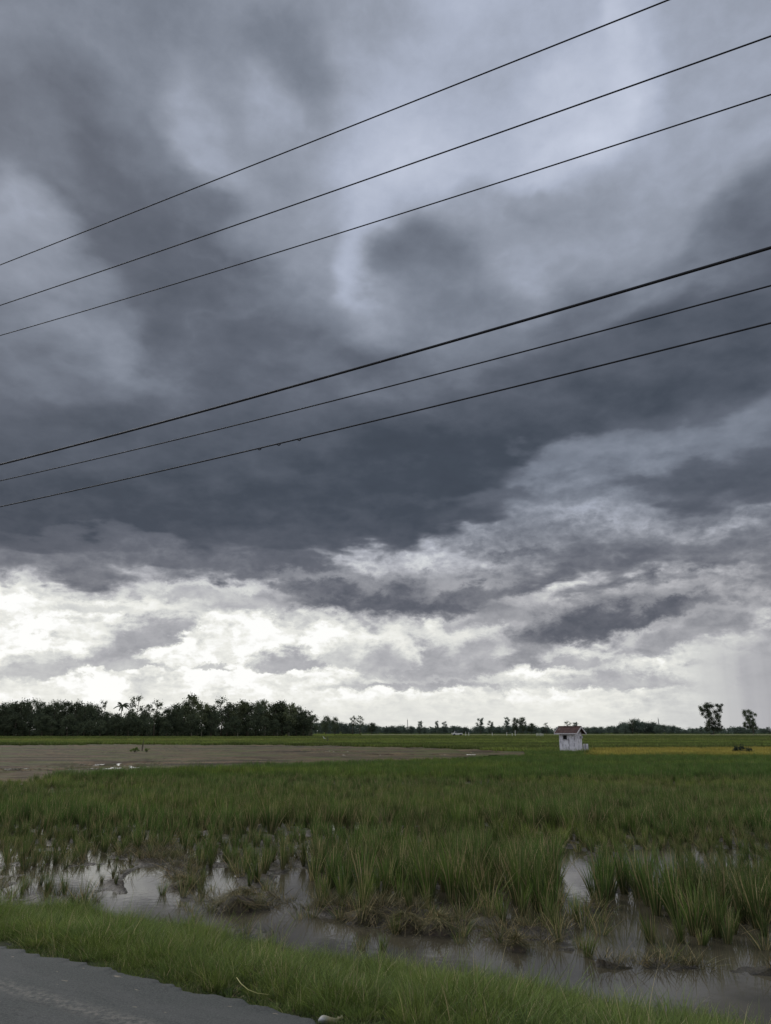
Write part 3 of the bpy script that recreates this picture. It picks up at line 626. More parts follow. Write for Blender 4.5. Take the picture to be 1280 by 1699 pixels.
# ------------------------------------------------------------------ single things in the near paddy
def straw_heap(px_, py_, w, h, label, seed):
    r = np.random.default_rng(seed); p = P(px_, py_, 0.0); root = empty('straw_clump', (p.x, p.y, 0.0))
    tag(root, label, 'straw clump', 'dead rice clumps on the mud bars by the ditch')
    mb = MB(); ring = 14
    V = [(0, 0, h*0.72)]; Fc = []
    for j in range(4):
        t = (j+1)/4
        for i in range(ring):
            a = 2*math.pi*i/ring; q = w*0.42*t*(1+r.uniform(-.18, .18)); V.append((q*math.cos(a), q*math.sin(a), h*0.72*(1-t**1.6)-(0.04 if j == 3 else 0)+r.uniform(-.012, .012)))
    for i in range(ring): Fc.append((0, 1+i, 1+(i+1) % ring))
    for j in range(3):
        for i in range(ring): a = 1+j*ring; Fc.append((a+i, a+ring+i, a+ring+(i+1) % ring, a+(i+1) % ring))
    mb.add(V, Fc); mb.build('mud_core', M['mud'], root, smooth=True); root.rotation_euler.z = r.uniform(0, 6)
    V = []; Fc = []; A = []
    for i in range(420):
        a = r.uniform(0, 6.283); q0 = r.uniform(0, 0.5)*w*0.5; L = r.uniform(0.3, 1.15)*w*0.5; g = r.random(); b = len(V); tw = r.normal(0, 0.7); lf = abs(r.normal(0, 0.05)); he = h*(0.6+0.4*math.sin(a*2+seed))
        for kk in range(5):
            t = kk/4; q = q0+L*t; z = he*(1-(q/(w*0.62))**1.7)+0.012+lf*t; aa = a+tw*t; ww = 0.003*(1-t*0.6)
            c, s = math.cos(aa), math.sin(aa); z = max(z, -0.01)
            V += [(q*c-ww*s, q*s+ww*c, z), (q*c+ww*s, q*s-ww*c, z)]; A += [(1-t, g, float(r.random() < 0.2))]*2
        for kk in range(4): Fc.append((b+2*kk, b+2*kk+1, b+2*kk+3, b+2*kk+2))
    me = mesh('dead_leaves', V, Fc); at = me.attributes.new('blade', 'FLOAT_VECTOR', 'POINT'); at.data.foreach_set('vector', np.array(A, np.float32).ravel())
    link('dead_leaves', me, M['straw'], root)
M['mud'] = simple('dark_mud', rgb(66, 56, 44), 0.6, 0.4, 9)
straw_heap(604, 1526, 0.52, 0.15, 'reddish brown straw clump at the left end of the row by the ditch', 1)
straw_heap(672, 1543, 0.42, 0.15, 'rounded brown straw clump in the middle of the row by the ditch', 2)
straw_heap(727, 1545, 0.50, 0.15, 'flatter brown straw clump touching the rice stems at the right end of the row', 3)
straw_heap(395, 1508, 0.60, 0.20, 'tall dead rice clump on the mud hump in front of the left puddles', 4)
straw_heap(858, 1575, 0.26, 0.10, 'small straw clump standing alone in the water right of the row', 5)
straw_heap(305, 1470, 0.50, 0.10, 'low dark straw clump at the right shore of the bright left puddle', 6)

# pale dead stalks lying on the verge
def stalk(pts, r0, label):
    mb = MB(); P3 = []
    for a, b, z in pts: q = P(a, b, 0.3); zz = float(ground_z(np.array([q.x]), np.array([q.y]))[0])+z; q = P(a, b, zz); P3.append(q)
    mb.tube(P3, [r0*(1-0.6*i/(len(P3)-1)) for i in range(len(P3))], 5)
    tag(mb.build('dead_stalk', M['palestraw'], smooth=True), label, 'stalk', None)
M['palestraw'] = simple('pale_straw', rgb(170, 166, 110), 0.8, 0.2, 20)
stalk([(393,1622,.20),(400,1632,.18),(412,1642,.16),(428,1648,.15),(446,1650,.13)], 0.0026, 'long yellow dead stalk curving down across the middle of the verge')
0 and stalk([(420,1650,.15),(438,1646,.15),(447,1652,.12)], 0.003, 'short yellow stalk crossing the end of the long curved stalk')
0 and stalk([(280,1609,.18),(292,1620,.16),(303,1629,.14)], 0.003, 'thin straight pale stalk left of the long curved stalk')

# dirty white sack at the road's edge
def sack():
    p = P(545, 1694, 0.36); root = empty('plastic_sack', (p.x, p.y+0.03, 0.33), R(14)); root.scale = (0.5, 0.5, 0.5)
    tag(root, 'dirty white plastic sack with a yellow stain in the grass at the road edge', 'sack')
    r = np.random.default_rng(5); V = []; Fc = []; ns, nr = 15, 20
    for i in range(ns):
        t = i/(ns-1); rad = 0.052*(math.sin(min(1, (t+0.03)*3.0)*math.pi/2)**0.7)*(1-0.55*t**2)
        for j in range(nr):
            a = 2*math.pi*j/nr; q = rad*(1+0.12*math.sin(3*a+t*2)+0.05*math.sin(5*a-t*3)+r.uniform(-.015, .015))
            V.append((-0.12+0.24*t, q*math.cos(a)*1.1, 0.05+q*math.sin(a)*0.85+0.012*math.sin(t*6)))
    for i in range(ns-1):
        for j in range(nr): Fc.append((i*nr+j, i*nr+(j+1) % nr, (i+1)*nr+(j+1) % nr, (i+1)*nr+j))
    Fc.append(tuple(reversed(range(nr)))); Fc.append(tuple((ns-1)*nr+j for j in range(nr)))
    m, n, out = new_mat('dirty_plastic'); o = n.n.new('ShaderNodeTexCoord').outputs['Object']; s = n.sep(o); f = n.noise(o, 14, 5, 0.6)
    col = n.mixc(n.mr(n.math('ADD', s[0], n.math('MULTIPLY', f, 0.06)), -0.08, 0.04), rgb(160, 162, 162), rgb(128, 120, 86)); col = n.mixc(n.mr(f, 0.5, 0.7), col, rgb(120, 116, 96))
    pbsdf(n, out, col, 0.45, 0.4, f, 0.6, 0.01)
    link('bag', mesh('bag', V, Fc, True), m, root)
    mb = MB(); mb.tube([(0.11, 0, 0.055), (0.14, 0.01, 0.055), (0.165, 0.02, 0.06)], [0.022, 0.012, 0.02], 9); mb.build('knotted_neck', m, root, smooth=True)
sack()

# ------------------------------------------------------------------ cables, hung in a vertical plane along the road
def cable(pts, dplane, rad, label, clips=()):
    def hit(px_, py_):
        d = ray(px_, py_); t = dplane/(NX*d.x+NY*d.y); q = d*t; return RX*q.x+RY*q.y, q.z+CZ
    uz = [hit(*p) for p in pts]
    co = np.polyfit([a for a, b in uz], [b for a, b in uz], 2 if len(pts) > 2 else 1)
    if len(pts) > 2 and co[0] < 0: co = np.array([0, *np.polyfit([a for a, b in uz], [b for a, b in uz], 1)])
    mb = MB(); P3 = []
    for U in np.linspace(-26, 34, 90): P3.append((RX*U+NX*dplane, RY*U+NY*dplane, float(np.polyval(co, U))))
    mb.tube(P3, rad, 8)
    root = empty('power_cable', P3[0])
    tag(root, label, 'cable', 'overhead cables crossing the sky')
    o = link('conductor', mb.me('conductor', True), M['cable'], root); o.matrix_parent_inverse = Matrix.Translation(-Vector(P3[0]))
    for cpx, cpy in clips:
        u, z = hit(cpx, cpy); z = float(np.polyval(co, u)); c = MB(); q = Vector((RX*u+NX*dplane, RY*u+NY*dplane, z)); d = Vector((RX, RY, 0))
        c.tube([q-d*0.03, q-d*0.02+Vector((0,0,-.018)), q+Vector((0,0,-.026)), q+d*0.02+Vector((0,0,-.016)), q+d*0.035], 0.007, 6)
        o = link('clip', c.me('clip', True), M['cable'], root); o.matrix_parent_inverse = Matrix.Translation(-Vector(P3[0]))
cable([(0,440),(640,187),(1110,0)], 7.6, 0.0098, 'thin black cable running highest across the sky, leaving the frame at the top right')
cable([(0,507),(640,287),(1280,60)], 7.6, 0.0098, 'second cable from the top, thin and black, between the two other upper cables')
cable([(0,557),(640,363),(1280,157)], 7.6, 0.0085, 'third cable from the top, lowest of the upper three')
cable([(0,771),(640,598),(1280,411)], 7.1, 0.016, 'thickest black cable, in the middle of the sky above the two lowest ones')
cable([(0,798),(640,643),(1280,474)], 7.1, 0.0085, 'thin cable just below the thickest one')
cable([(0,841),(640,694),(1280,536)], 7.1, 0.0095, 'lowest cable, with small clips hanging from its middle', [(431,747),(463,740),(497,732)])

# ------------------------------------------------------------------ trees
def leafcloud(V, Fc, lobes, n, size, r, flat=1.0):
    tot = sum(l[3]**2 for l in lobes)
    for cx, cy, cz, rad in lobes:
        for _ in range(max(3, int(n*rad**2/tot))):
            d = Vector(r.normal(0, 1, 3)).normalized(); q = rad*min(1.7, abs(r.normal(0.62, 0.38)))
            p = Vector((cx, cy, cz))+Vector((d.x*q, d.y*q, d.z*q*flat))
            s = size*r.uniform(0.5, 1.3); a = Vector(r.normal(0, 1, 3)).normalized(); b = a.orthogonal().normalized(); c = a.cross(b)
            i = len(V); V += [p+b*s*.5, p+c*s*.32, p-b*s*.5, p-c*s*.32]; Fc.append((i, i+1, i+2, i+3))
def tree_parts(name, seed, lobes, n, size, trunk, limbs, mleaf, mbark, flat=0.9):
    r = np.random.default_rng(seed); V = []; Fc = []; leafcloud(V, Fc, lobes, n, size, r, flat)
    crown = mesh('crown', V, Fc); crown.materials.append(mleaf)
    mb = MB(); mb.tube(trunk, [0.22, 0.17, 0.12, 0.06][:len(trunk)] if len(trunk) <= 4 else [0.22*(1-0.8*i/(len(trunk)-1)) for i in range(len(trunk))], 7)
    for l in limbs: mb.tube(l, [0.09, 0.06, 0.02][:len(l)], 5)
    tr = mb.me('trunk', True); tr.materials.append(mbark); return crown, tr
def gen_tree(seed, h, wid, z0, nl, n, size, mleaf, mbark, lean=0.3, holes=1.0):      # unit: metres at height h
    r = np.random.default_rng(seed); lobes = []
    for i in range(nl):
        z = z0+(h-z0)*(0.12+0.80*(i+r.random())/nl); prof = math.sin(math.pi*min(1, max(0.12, (z-z0)/(h-z0)*0.86+0.12)))**0.6
        a = r.uniform(0, 6.283); q = wid*0.5*prof*math.sqrt(r.random())*0.85; rad = wid*r.uniform(0.14, 0.24)*holes
        lobes.append((q*math.cos(a), q*math.sin(a), min(z, h-rad*0.8), rad))
    top = Vector((r.normal(0, lean), r.normal(0, lean), h*0.82)); mid = Vector((r.normal(0, lean*.5), r.normal(0, lean*.5), h*0.4))
    trunk = [Vector((0, 0, -0.3)), Vector((mid.x*.4, mid.y*.4, h*0.2)), mid, top]
    limbs = []
    for l in lobes[::2]:
        c = Vector(l[:3]); b = mid.lerp(top, min(0.9, max(0, (c.z-h*0.4)/(h*0.45))-0.15) if c.z > h*.4 else 0); limbs.append([b, b.lerp(c, .5)+Vector((0, 0, -.2)), c])
    return tree_parts('tree', seed, lobes, n, size, trunk, limbs, mleaf, mbark)
KINDS = {}
for i in range(5): KINDS['full%d' % i] = gen_tree(500+i, 12, 7.0, 1.5, 26, 5200, 0.40, M['leaf'], M['bark'])
for i in range(3): KINDS['pale%d' % i] = gen_tree(520+i, 12, 7.0, 3.2, 22, 2700, 0.48, M['leaf2'], M['palebark'], 0.6)
for i in range(3): KINDS['airy%d' % i] = gen_tree(540+i, 12, 5.5, 4.0, 17, 900, 0.42, M['leaf'], M['bark'], 0.4, 0.85)
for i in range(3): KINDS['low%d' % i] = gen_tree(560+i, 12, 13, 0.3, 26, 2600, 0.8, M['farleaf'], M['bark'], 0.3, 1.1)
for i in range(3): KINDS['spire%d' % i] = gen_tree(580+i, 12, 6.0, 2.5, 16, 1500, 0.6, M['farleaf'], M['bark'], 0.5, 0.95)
def plant(kind, px_, topy, dist, label, group=None, wide=1.0, name='tree', seed=None, base=0.0):
    p = at_dist(px_, dist, base); h = CZ+(1213-topy)*dist/1279.7-base; s = h/12
    root = empty(name, p, random.uniform(0, 6.28)); root.scale = (s*wide, s*wide, s)
    tag(root, label, 'tree', group)
    cr, tr = KINDS[kind]; link('crown', cr, (), root); link('trunk', tr, (), root); return root
G1 = 'trees along the edge of the dark wood on the left'
L1 = 'dark bushy tree in the closed front of the wood on the left'; L2 = 'olive green tree with a pale trunk in the wood on the left'
# front row of the wood, left to right
front = [(-70,1166),(-48,1164),(-25,1163),(-5,1166),(14,1164),(30,1163),(50,1161),(70,1164),(88,1162),(104,1162),(122,1164),(140,1167),(152,1168),
         (178,1181),(192,1183),(212,1181),(236,1178),(262,1182),(278,1174),(290,1168),(304,1162),(335,1168),(350,1169),(378,1168),(395,1162),(410,1165),(425,1163),(440,1161),(455,1165),(468,1163),(480,1166),(492,1171),(504,1178),(513,1188)]
for i, (x, ty) in enumerate(front):
    dist = 250+75*max(0, min(1, (x-120)/400))+random.uniform(-4, 8)
    pale = x > 330 and i % 3 == 0
    plant(('pale%d' % (i % 3)) if pale else ('full%d' % (i % 5)), x, ty+random.uniform(-1, 1.5), dist, L2 if pale else L1, G1, random.uniform(.9, 1.15))
# lower trees and shrubs in front of it, and a second line behind
for i in range(30):
    x = -80+600*i/29+random.uniform(-6, 6); dist = 244+75*max(0, min(1, (x-120)/400))
    plant('full%d' % (i % 5), x, random.uniform(1184, 1199), dist, 'low dense young tree under the taller trees of the left wood', 'young trees at the foot of the left wood', 1.25)
plant('airy0', 167, 1161, 262, 'slim feathery tree rising at the right end of the first closed stretch of wood', None, .8)
plant('airy1', 224, 1154, 268, 'tallest thin see-through tree just right of the palm', None, 1.05)
plant('airy2', 256, 1161, 272, 'open crowned tree left of the notch in the wood', None, 1.0)
plant('airy1', 243, 1168, 276, 'half bare tree between the two open crowned ones', None, 0.8)
plant('pale1', 318, 1152, 290, 'highest rounded tree of the wood, reddish at its tip', None, .85)
plant('airy2', 367, 1156, 300, 'loose crowned tree poking above the middle of the wood', None, 1.1)
plant('pale2', 461, 1167, 318, 'leafy tree with a forked pale trunk near the right end of the wood', None, 1.2)
plant('airy0', 515, 1178, 322, 'thin tree closing the right end of the wood', None, 1.0)
# palm
def palm(px_, topy, dist, label):
    h = CZ+(1213-topy)*dist/1279.7; p = at_dist(px_, dist, 0); root = empty('palm_tree', p); tag(root, label, 'palm tree')
    mb = MB(); mb.tube([(0, 0, -.3), (0.2, 0, h*.4), (0.1, 0.1, h*.82)], [0.2, 0.15, 0.12], 8); mb.build('trunk', M['bark'], root, smooth=True)
    r = np.random.default_rng(3); V = []; Fc = []; c = Vector((0.1, 0.1, h*.82))
    for i in range(18):
        a = i*2.4; e = r.uniform(-0.1, 1.25); L = r.uniform(2.4, 3.2); pr = c
        for kk in range(1, 10):
            t = kk/9; q = c+Vector((math.cos(a)*math.cos(e)*L*t, math.sin(a)*math.cos(e)*L*t, math.sin(e)*L*t-1.6*t*t))
            sd_ = Vector((-math.sin(a), math.cos(a), 0)); dn = Vector((0, 0, -0.55))
            for sg in (-1, 1):
                i0 = len(V); V += [pr, q, q+sd_*sg*0.45*(1-t*.6)+dn*(1-t*.5), pr+sd_*sg*0.45*(1-t*.6)+dn*(1-t*.5)]; Fc.append((i0, i0+1, i0+2, i0+3))
            pr = q
    link('fronds', mesh('fronds', V, Fc), M['leaf'], root)
palm(198, 1160, 262, 'palm with drooping fronds standing above the gap in the left wood')
# the mass of wood behind the front row (nobody could count it)
r = np.random.default_rng(77); lobes = []
for i in range(620):
    x = r.uniform(-110, 512); dist = 262+75*max(0, min(1, (x-120)/400))+r.uniform(0, 26)
    topy = np.interp(x, [-110,150,175,270,300,470,500,515], [1170,1172,1188,1184,1170,1170,1182,1195])
    q = at_dist(x, dist); h = CZ+(1213-topy)*dist/1279.7; rad = r.uniform(1.6, 2.8); lobes.append((q.x, q.y, r.uniform(0.6, max(1.2, h-rad*.8)), rad))
for i in range(420):
    x = r.uniform(-110, 518); dist = 256+75*max(0, min(1, (x-120)/400))+r.uniform(0, 22); q = at_dist(x, dist); lobes.append((q.x, q.y, r.uniform(0.2, 1.8), r.uniform(1.3, 2.0)))
V = []; Fc = []; leafcloud(V, Fc, lobes, 110000, 0.8, r, 0.9)
tag(link('woodland', mesh('woodland', V, Fc), M['leaf']), 'dense dark foliage filling the depth of the wood on the left', 'wood', kind='stuff')
# distant tree line
prof = [(505,1200),(540,1196),(560,1198),(575,1200),(600,1200),(625,1204),(640,1205),(665,1204),(690,1206),(720,1206),(745,1204),(780,1206),(800,1204),(830,1205),(850,1203),(880,1203),(895,1206),(930,1207),(950,1204),(975,1206),(1000,1206),(1020,1204),(1045,1199),(1062,1197),(1080,1199),(1100,1202),(1120,1204),(1136,1210),(1150,1208),(1170,1207),(1200,1206),(1230,1206),(1250,1207),(1270,1209),(1300,1208),(1450,1206)]
r = np.random.default_rng(78); lobes = []
for i in range(1700):
    x = r.uniform(470, 1430); dist = r.uniform(560, 640); q = at_dist(x, dist)
    h = CZ+(1213-np.interp(x, [a for a, b in prof], [b for a, b in prof])+r.normal(0, .8))*dist/1279.7; rad = r.uniform(1.1, 2.4); lobes.append((q.x, q.y, r.uniform(0.2, max(.8, h-rad)), rad))
for i in range(260):
    x = r.uniform(-200, 1500); dist = r.uniform(900, 1000); q = at_dist(x, dist); rad = r.uniform(1.5, 3.2); lobes.append((q.x, q.y, r.uniform(1, 5), rad))
V = []; Fc = []; leafcloud(V, Fc, lobes, 90000, 1.1, r, 0.9)
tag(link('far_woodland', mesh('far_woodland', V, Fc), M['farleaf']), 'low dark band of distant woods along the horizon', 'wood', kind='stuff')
G2 = 'rounded trees in the distant tree line'; L3 = 'rounded dark tree rising from the distant tree line'
for i in range(70):
    x = 515+780*i/69+random.uniform(-4, 4)
    if 1160 < x < 1210: continue
    ty = np.interp(x, [a for a, b in prof], [b for a, b in prof])+random.uniform(-.8, 1.5)
    plant('low%d' % (i % 3), x, ty, 555+random.uniform(-12, 12), L3, G2, random.uniform(.8, 1.2))
for (k_, x, ty, d, wd, lb) in [
 ('full1',541,1188,430,1.0,'bushy tree standing first after the right end of the left wood'), ('full3',556,1190,436,.95,'bushy tree just right of the first one past the left wood'),
 ('airy2',586,1188,440,1.2,'light crowned tree, left one of the pair before the low tree line'), ('airy0',598,1187,445,1.3,'light crowned spreading tree, right one of the pair before the low tree line'),
 ('full0',617,1199,440,1.5,'low wide tree at the right of the light crowned pair'), ('spire0',697,1196,560,1.0,'pointed tree alone above the low tree line, right of the mast'),
 ('spire1',726,1196,560,.8,'leaning ragged tree at the left of a close pair'), ('spire2',738,1197,560,1.0,'ragged tree at the right of a close pair'),
 ('spire0',798,1191,540,1.1,'dense upright tree above the far vehicle, taller of two'), ('spire2',815,1196,540,1.2,'shorter loose tree right of the taller one by the far vehicle'),
 ('spire1',842,1190,530,.9,'slender tree with a round top left of the dense pair'), ('full2',857,1191,530,1.0,'dense tree, left one of the joined pair left of the hut'), ('full4',868,1190,532,1.0,'dense tree, right one of the joined pair left of the hut'),
 ('full1',882,1200,530,1.8,'wide low tree sloping down towards the hut'), ('airy1',907,1199,500,1.3,'pale thin tree just left of the hut roof'),
 ('airy2',943,1196,500,1.4,'loose tree showing above the hut roof'), ('spire0',955,1198,520,1.2,'dark tree showing above the gable of the hut'),
 ('low0',1058,1193,560,1.0,'highest hump of the long tree line right of the hut'), ('airy0',1050,1193,555,1.5,'flat topped thin tree on the hump right of the hut'),
 ('low1',1036,1198,560,1.0,'left shoulder tree of the hump right of the hut'), ('low2',1085,1198,560,1.0,'right shoulder tree of the hump right of the hut'),
 ('spire2',1164,1205,480,1.5,'small round tree left of the tall solitary tree'), ('spire1',1276,1206,480,1.4,'small tree at the right edge of the picture')]:
    plant(k_, x, ty, d, lb, None, wd)
# the two tall solitary trees on the right; crowns from lobes given in metres
def solitary(px_, dist, lobes, n, label, seed, trunk, limbs):
    p = at_dist(px_, dist, 0); root = empty('tree', p); tag(root, label, 'tree')
    cr, tr = tree_parts('tree', seed, lobes, n, 0.36, trunk, limbs, M['leaf'], M['bark'], 0.95)
    link('crown', cr, (), root); link('trunk', tr, (), root)
s_ = 330/1279.7
def lb(L, base=1213): 
    r = np.random.default_rng(4); return [(a*s_, r.uniform(-1.4, 1.4), CZ+(1213-b)*s_, c*s_*1.12) for a, b, c in L]
L_ = lb([(-2,1172,5),(-8,1174,4.5),(4,1173,4),(9,1172,3),(16,1174,3.4),(19,1171,2.5),(-16,1175,3),(-18,1178,2.6),(-12,1180,4),(-6,1180,5),(-13,1186,3),(-10,1191,2.8),(-5,1188,4.5),(-1,1184,4),(9,1182,3.6),(14,1180,4),(12,1187,4.5),(16,1190,2.4),(8,1192,4.5),(12,1197,3),(0,1193,4),(-3,1199,5),(4,1200,5),(9,1203,4),(-7,1204,4.5),(0,1208,6),(6,1209,5),(-8,1210,4),(11,1210,3.6),(14,1206,2)])
solitary(1184, 330, L_, 15000, 'tall dark tree with a broad broken crown standing alone on the right', 91, [(0,0,-.3),(0.1,0,4),(-.3,0,8),(-.6,0,12)], [[(.1,0,5),(1.5,0,7.5),(3,0,10)],[(0,0,5),(-1.5,0,8),(-3.4,0,10)],[(0,0,6),(1,0,9),(1.2,0,11.5)]])
s_ = 350/1279.7
L_ = lb([(-4,1182,3.4),(0,1181,3),(6,1184,3.6),(9,1187,2.6),(-6,1187,3),(-2,1190,3.4),(5,1190,3),(-5,1194,3),(1,1195,3.5),(7,1195,2.8),(-6,1201,3),(-1,1200,3.5),(5,1200,4),(9,1203,3),(4,1206,4.5),(9,1208,3.4),(-2,1207,3),(-7,1205,2.6)])
solitary(1246, 350, L_, 8000, 'smaller upright tree with a split crown near the right edge', 92, [(1.2,0,-.3),(1.2,0,3),(.6,0,6),(-.3,0,9)], [[(1,0,4),(1.8,0,6.5),(2.0,0,8)],[(.8,0,5),(-.6,0,7),(-1.5,0,8.5)]])

# ------------------------------------------------------------------ the white hut
def mat_hutwall():
    m, n, out = new_mat('weathered_white_plaster'); o = n.n.new('ShaderNodeTexCoord').outputs['Object']; s = n.sep(o)
    st = n.noise(n.comb(n.math('MULTIPLY', s[0], 6.0), n.math('MULTIPLY', s[1], 6.0), n.math('MULTIPLY', s[2], 1.1)), 1.6, 5, 0.65)
    a = n.noise(o, 2.2, 5, 0.6)
    col = n.mixc(n.mr(a, 0.3, 0.7), rgb(186, 184, 192), rgb(218, 216, 222))
    top = n.mr(s[2], 0.9, 2.1, 0.0, 0.10)
    col = n.mixc(n.math('MULTIPLY', n.mr(n.math('ADD', st, top), 0.54, 0.66), 0.8), col, rgb(96, 94, 98))
    col = n.mixc(n.mr(n.math('ADD', s[2], n.math('MULTIPLY', a, 0.5)), 0.80, 0.30), col, rgb(128, 130, 104))
    pbsdf(n, out, col, 0.9, 0.2, st, 0.2, 0.01); return m
def hut():
    base = P(946, 1248.5, 0.0); base = at_dist(946, 72.0, 0.0)
    root = empty('pump_hut', base, R(-44)); tag(root, 'small white plastered hut with a rusty tiled roof standing in the rice field', 'hut')
    wm = mat_hutwall(); w2, d2, h = 0.85, 0.58, 1.86
    def shell(z0, z1, t=0.12): 
        m = MB(); m.box(-w2, w2, -d2, -d2+t, z0, z1); m.box(-w2, w2, d2-t, d2, z0, z1); m.box(-w2, -w2+t, -d2+t, d2-t, z0, z1); m.box(w2-t, w2, -d2+t, d2-t, z0, z1); return m
    m = MB(); wx0, wx1, wz0, wz1 = -0.46, 0.02, 1.22, 1.56; y0, y1 = -d2, -d2+0.12
    m.box(-w2, wx0, y0, y1, -.2, h); m.box(wx1, w2, y0, y1, -.2, h); m.box(wx0, wx1, y0, y1, -.2, wz0); m.box(wx0, wx1, y0, y1, wz1, h)
    m.box(-w2, w2, d2-.12, d2, -.2, h); m.box(-w2, -w2+.12, y1, d2-.12, -.2, h); m.box(w2-.12, w2, y1, d2-.12, -.2, h)
    g = 0.40                                                  # gables
    for sx in (-1, 1):
        x0, x1 = sorted((sx*w2, sx*(w2-.12))); m.add([(x0,-d2,h),(x0,d2,h),(x0,0,h+g),(x1,-d2,h),(x1,d2,h),(x1,0,h+g)], [(0,2,1),(3,4,5),(0,3,5,2),(1,2,5,4),(0,1,4,3)])
    m.build('wall', wm, root)
    dark = simple('dark_interior', rgb(24, 24, 26), 0.9); fm = simple('window_frame_paint', rgb(168, 166, 170), 0.8)
    f = MB(); f.box(wx0-.05, wx1+.05, y0-.05, y0-.003, wz1, wz1+.07); f.box(wx0-.04, wx1+.04, y0-.04, y0-.003, wz0-.05, wz0); f.box(wx0+.003, wx0+.04, y0-.02, y0+.05, wz0, wz1); f.box(wx1-.04, wx1-.003, y0-.02, y0+.05, wz0, wz1)
    fo = f.build('window', fm, root)
    f = MB(); f.box(wx0+.04, wx1-.04, y0+.06, y0+.075, wz0+.002, wz1-.002); f.box(wx0+.04, wx1-.04, y0+.02, y0+.05, wz1-.13, wz1-.10); f.build('dark_window_panel', dark, fo)  # near-black panel and bar in the opening, painted to pass for the unlit interior
    # roof: two tiled slopes with rows of tiles
    rm, n, out = new_mat('rusty_tiles'); o = n.n.new('ShaderNodeTexCoord').outputs['Object']; s = n.sep(o)
    a = n.noise(o, 3.0, 5, 0.65); b = n.noise(o, 9.0, 4, 0.6)
    wv = n.n.new('ShaderNodeTexWave'); wv.inputs['Scale'].default_value = 2.6; n.l.new(o, wv.inputs['Vector'])
    c = n.mixc(n.mr(a, 0.35, 0.65), rgb(62, 46, 44), rgb(82, 62, 58)); c = n.mixc(n.math('MULTIPLY', n.mr(b, 0.55, 0.7), 0.8), c, rgb(84, 72, 66)); c = n.mixc(n.math('MULTIPLY', n.mr(n.noise(o, 1.6, 3, 0.5), 0.6, 0.75), 0.6), c, rgb(112, 102, 96))
    pbsdf(n, out, c, 0.9, 0.2, wv.outputs[1], 0.5, 0.03)
    ox, od, th = w2+0.34, 0.24, 0.05; sl = g/d2; rf = MB()
    for sy in (-1, 1):
        N = 6; L = d2+od
        for i in range(N):
            ya, yb = sy*L*i/N, sy*(L*(i+1)/N+0.02); za = h+g-abs(ya)*sl+.06+.018; zb = h+g-abs(yb)*sl+.06
            V = [(-ox,ya,za),(ox,ya,za),(ox,yb,zb+.018),(-ox,yb,zb+.018),(-ox,ya,za-th),(ox,ya,za-th),(ox,yb,zb-th+.018),(-ox,yb,zb-th+.018)]
            rf.add(V, [(0,1,2,3),(7,6,5,4),(0,4,5,1),(1,5,6,2),(2,6,7,3),(3,7,4,0)])
    ro = rf.build('roof', rm, root)
    rc = MB(); rc.tube([(-ox-.02, 0, h+g+.09), (ox+.02, 0, h+g+.09)], 0.06, 8); rc.build('ridge_cap', rm, ro)
    tm = simple('white_trim', rgb(196, 192, 194), 0.8)
    for sx in (-1, 1):                                       # barge boards
        b_ = MB()
        for sy in (-1, 1):
            L = d2+od+.02; x0, x1 = sorted((sx*(ox+.004), sx*(ox+.034)))
            V = [(x0,0,h+g+.10),(x1,0,h+g+.10),(x1,sy*L,h+g-L*sl+.10),(x0,sy*L,h+g-L*sl+.10),(x0,0,h+g-.04),(x1,0,h+g-.04),(x1,sy*L,h+g-L*sl-.04),(x0,sy*L,h+g-L*sl-.04)]
            b_.add(V, [(0,1,2,3),(7,6,5,4),(0,4,5,1),(1,5,6,2),(2,6,7,3),(3,7,4,0)])
        b_.build('barge_board', tm, root)
    for sy in (-1, 1):
        e = MB(); L = d2+od; ya, yb = sorted((sy*(L+.024), sy*(L+.05))); e.box(-ox, ox, ya, yb, h+g-L*sl-.03, h+g-L*sl+.07); e.build('fascia', tm, root)
    j = MB(); j.box(w2+.003, w2+.16, 0.26, 0.48, 1.30, 1.52); j.build('meter_box', fm, root)
    # low concrete tank beside it
    q = at_dist(970.5, 72.6, 0.0); t = empty('concrete_tank', q, R(21)); tag(t, 'low pale concrete tank beside the white hut, stained dark', 'tank')
    m = MB(); k = 20
    for (r0, r1, z0, z1) in ((0.22, 0.22, -.2, 0.80),):
        V = []; Fc = []
        for i in range(k):
            a = 2*math.pi*i/k; c, s2 = math.cos(a), math.sin(a); V += [(r0*c, r0*s2, z0), (r1*c, r1*s2, z1), (r1*.8*c, r1*.8*s2, z1), (r1*.8*c, r1*.8*s2, z1-.3)]
        for i in range(k):
            a, b = 4*i, 4*((i+1) % k); Fc += [(a, b, b+1, a+1), (a+1, b+1, b+2, a+2), (a+2, b+2, b+3, a+3)]
        Fc.append(tuple(4*i+3 for i in range(k))); m.add(V, Fc)
    m.build('ring', wm, t)
    m = MB(); m.tube([(-0.26, 0, .5), (-.62, 0, .5), (-.62, 0, -.2)], .04, 8); m.build('pipe', M['steel'], t)
hut()

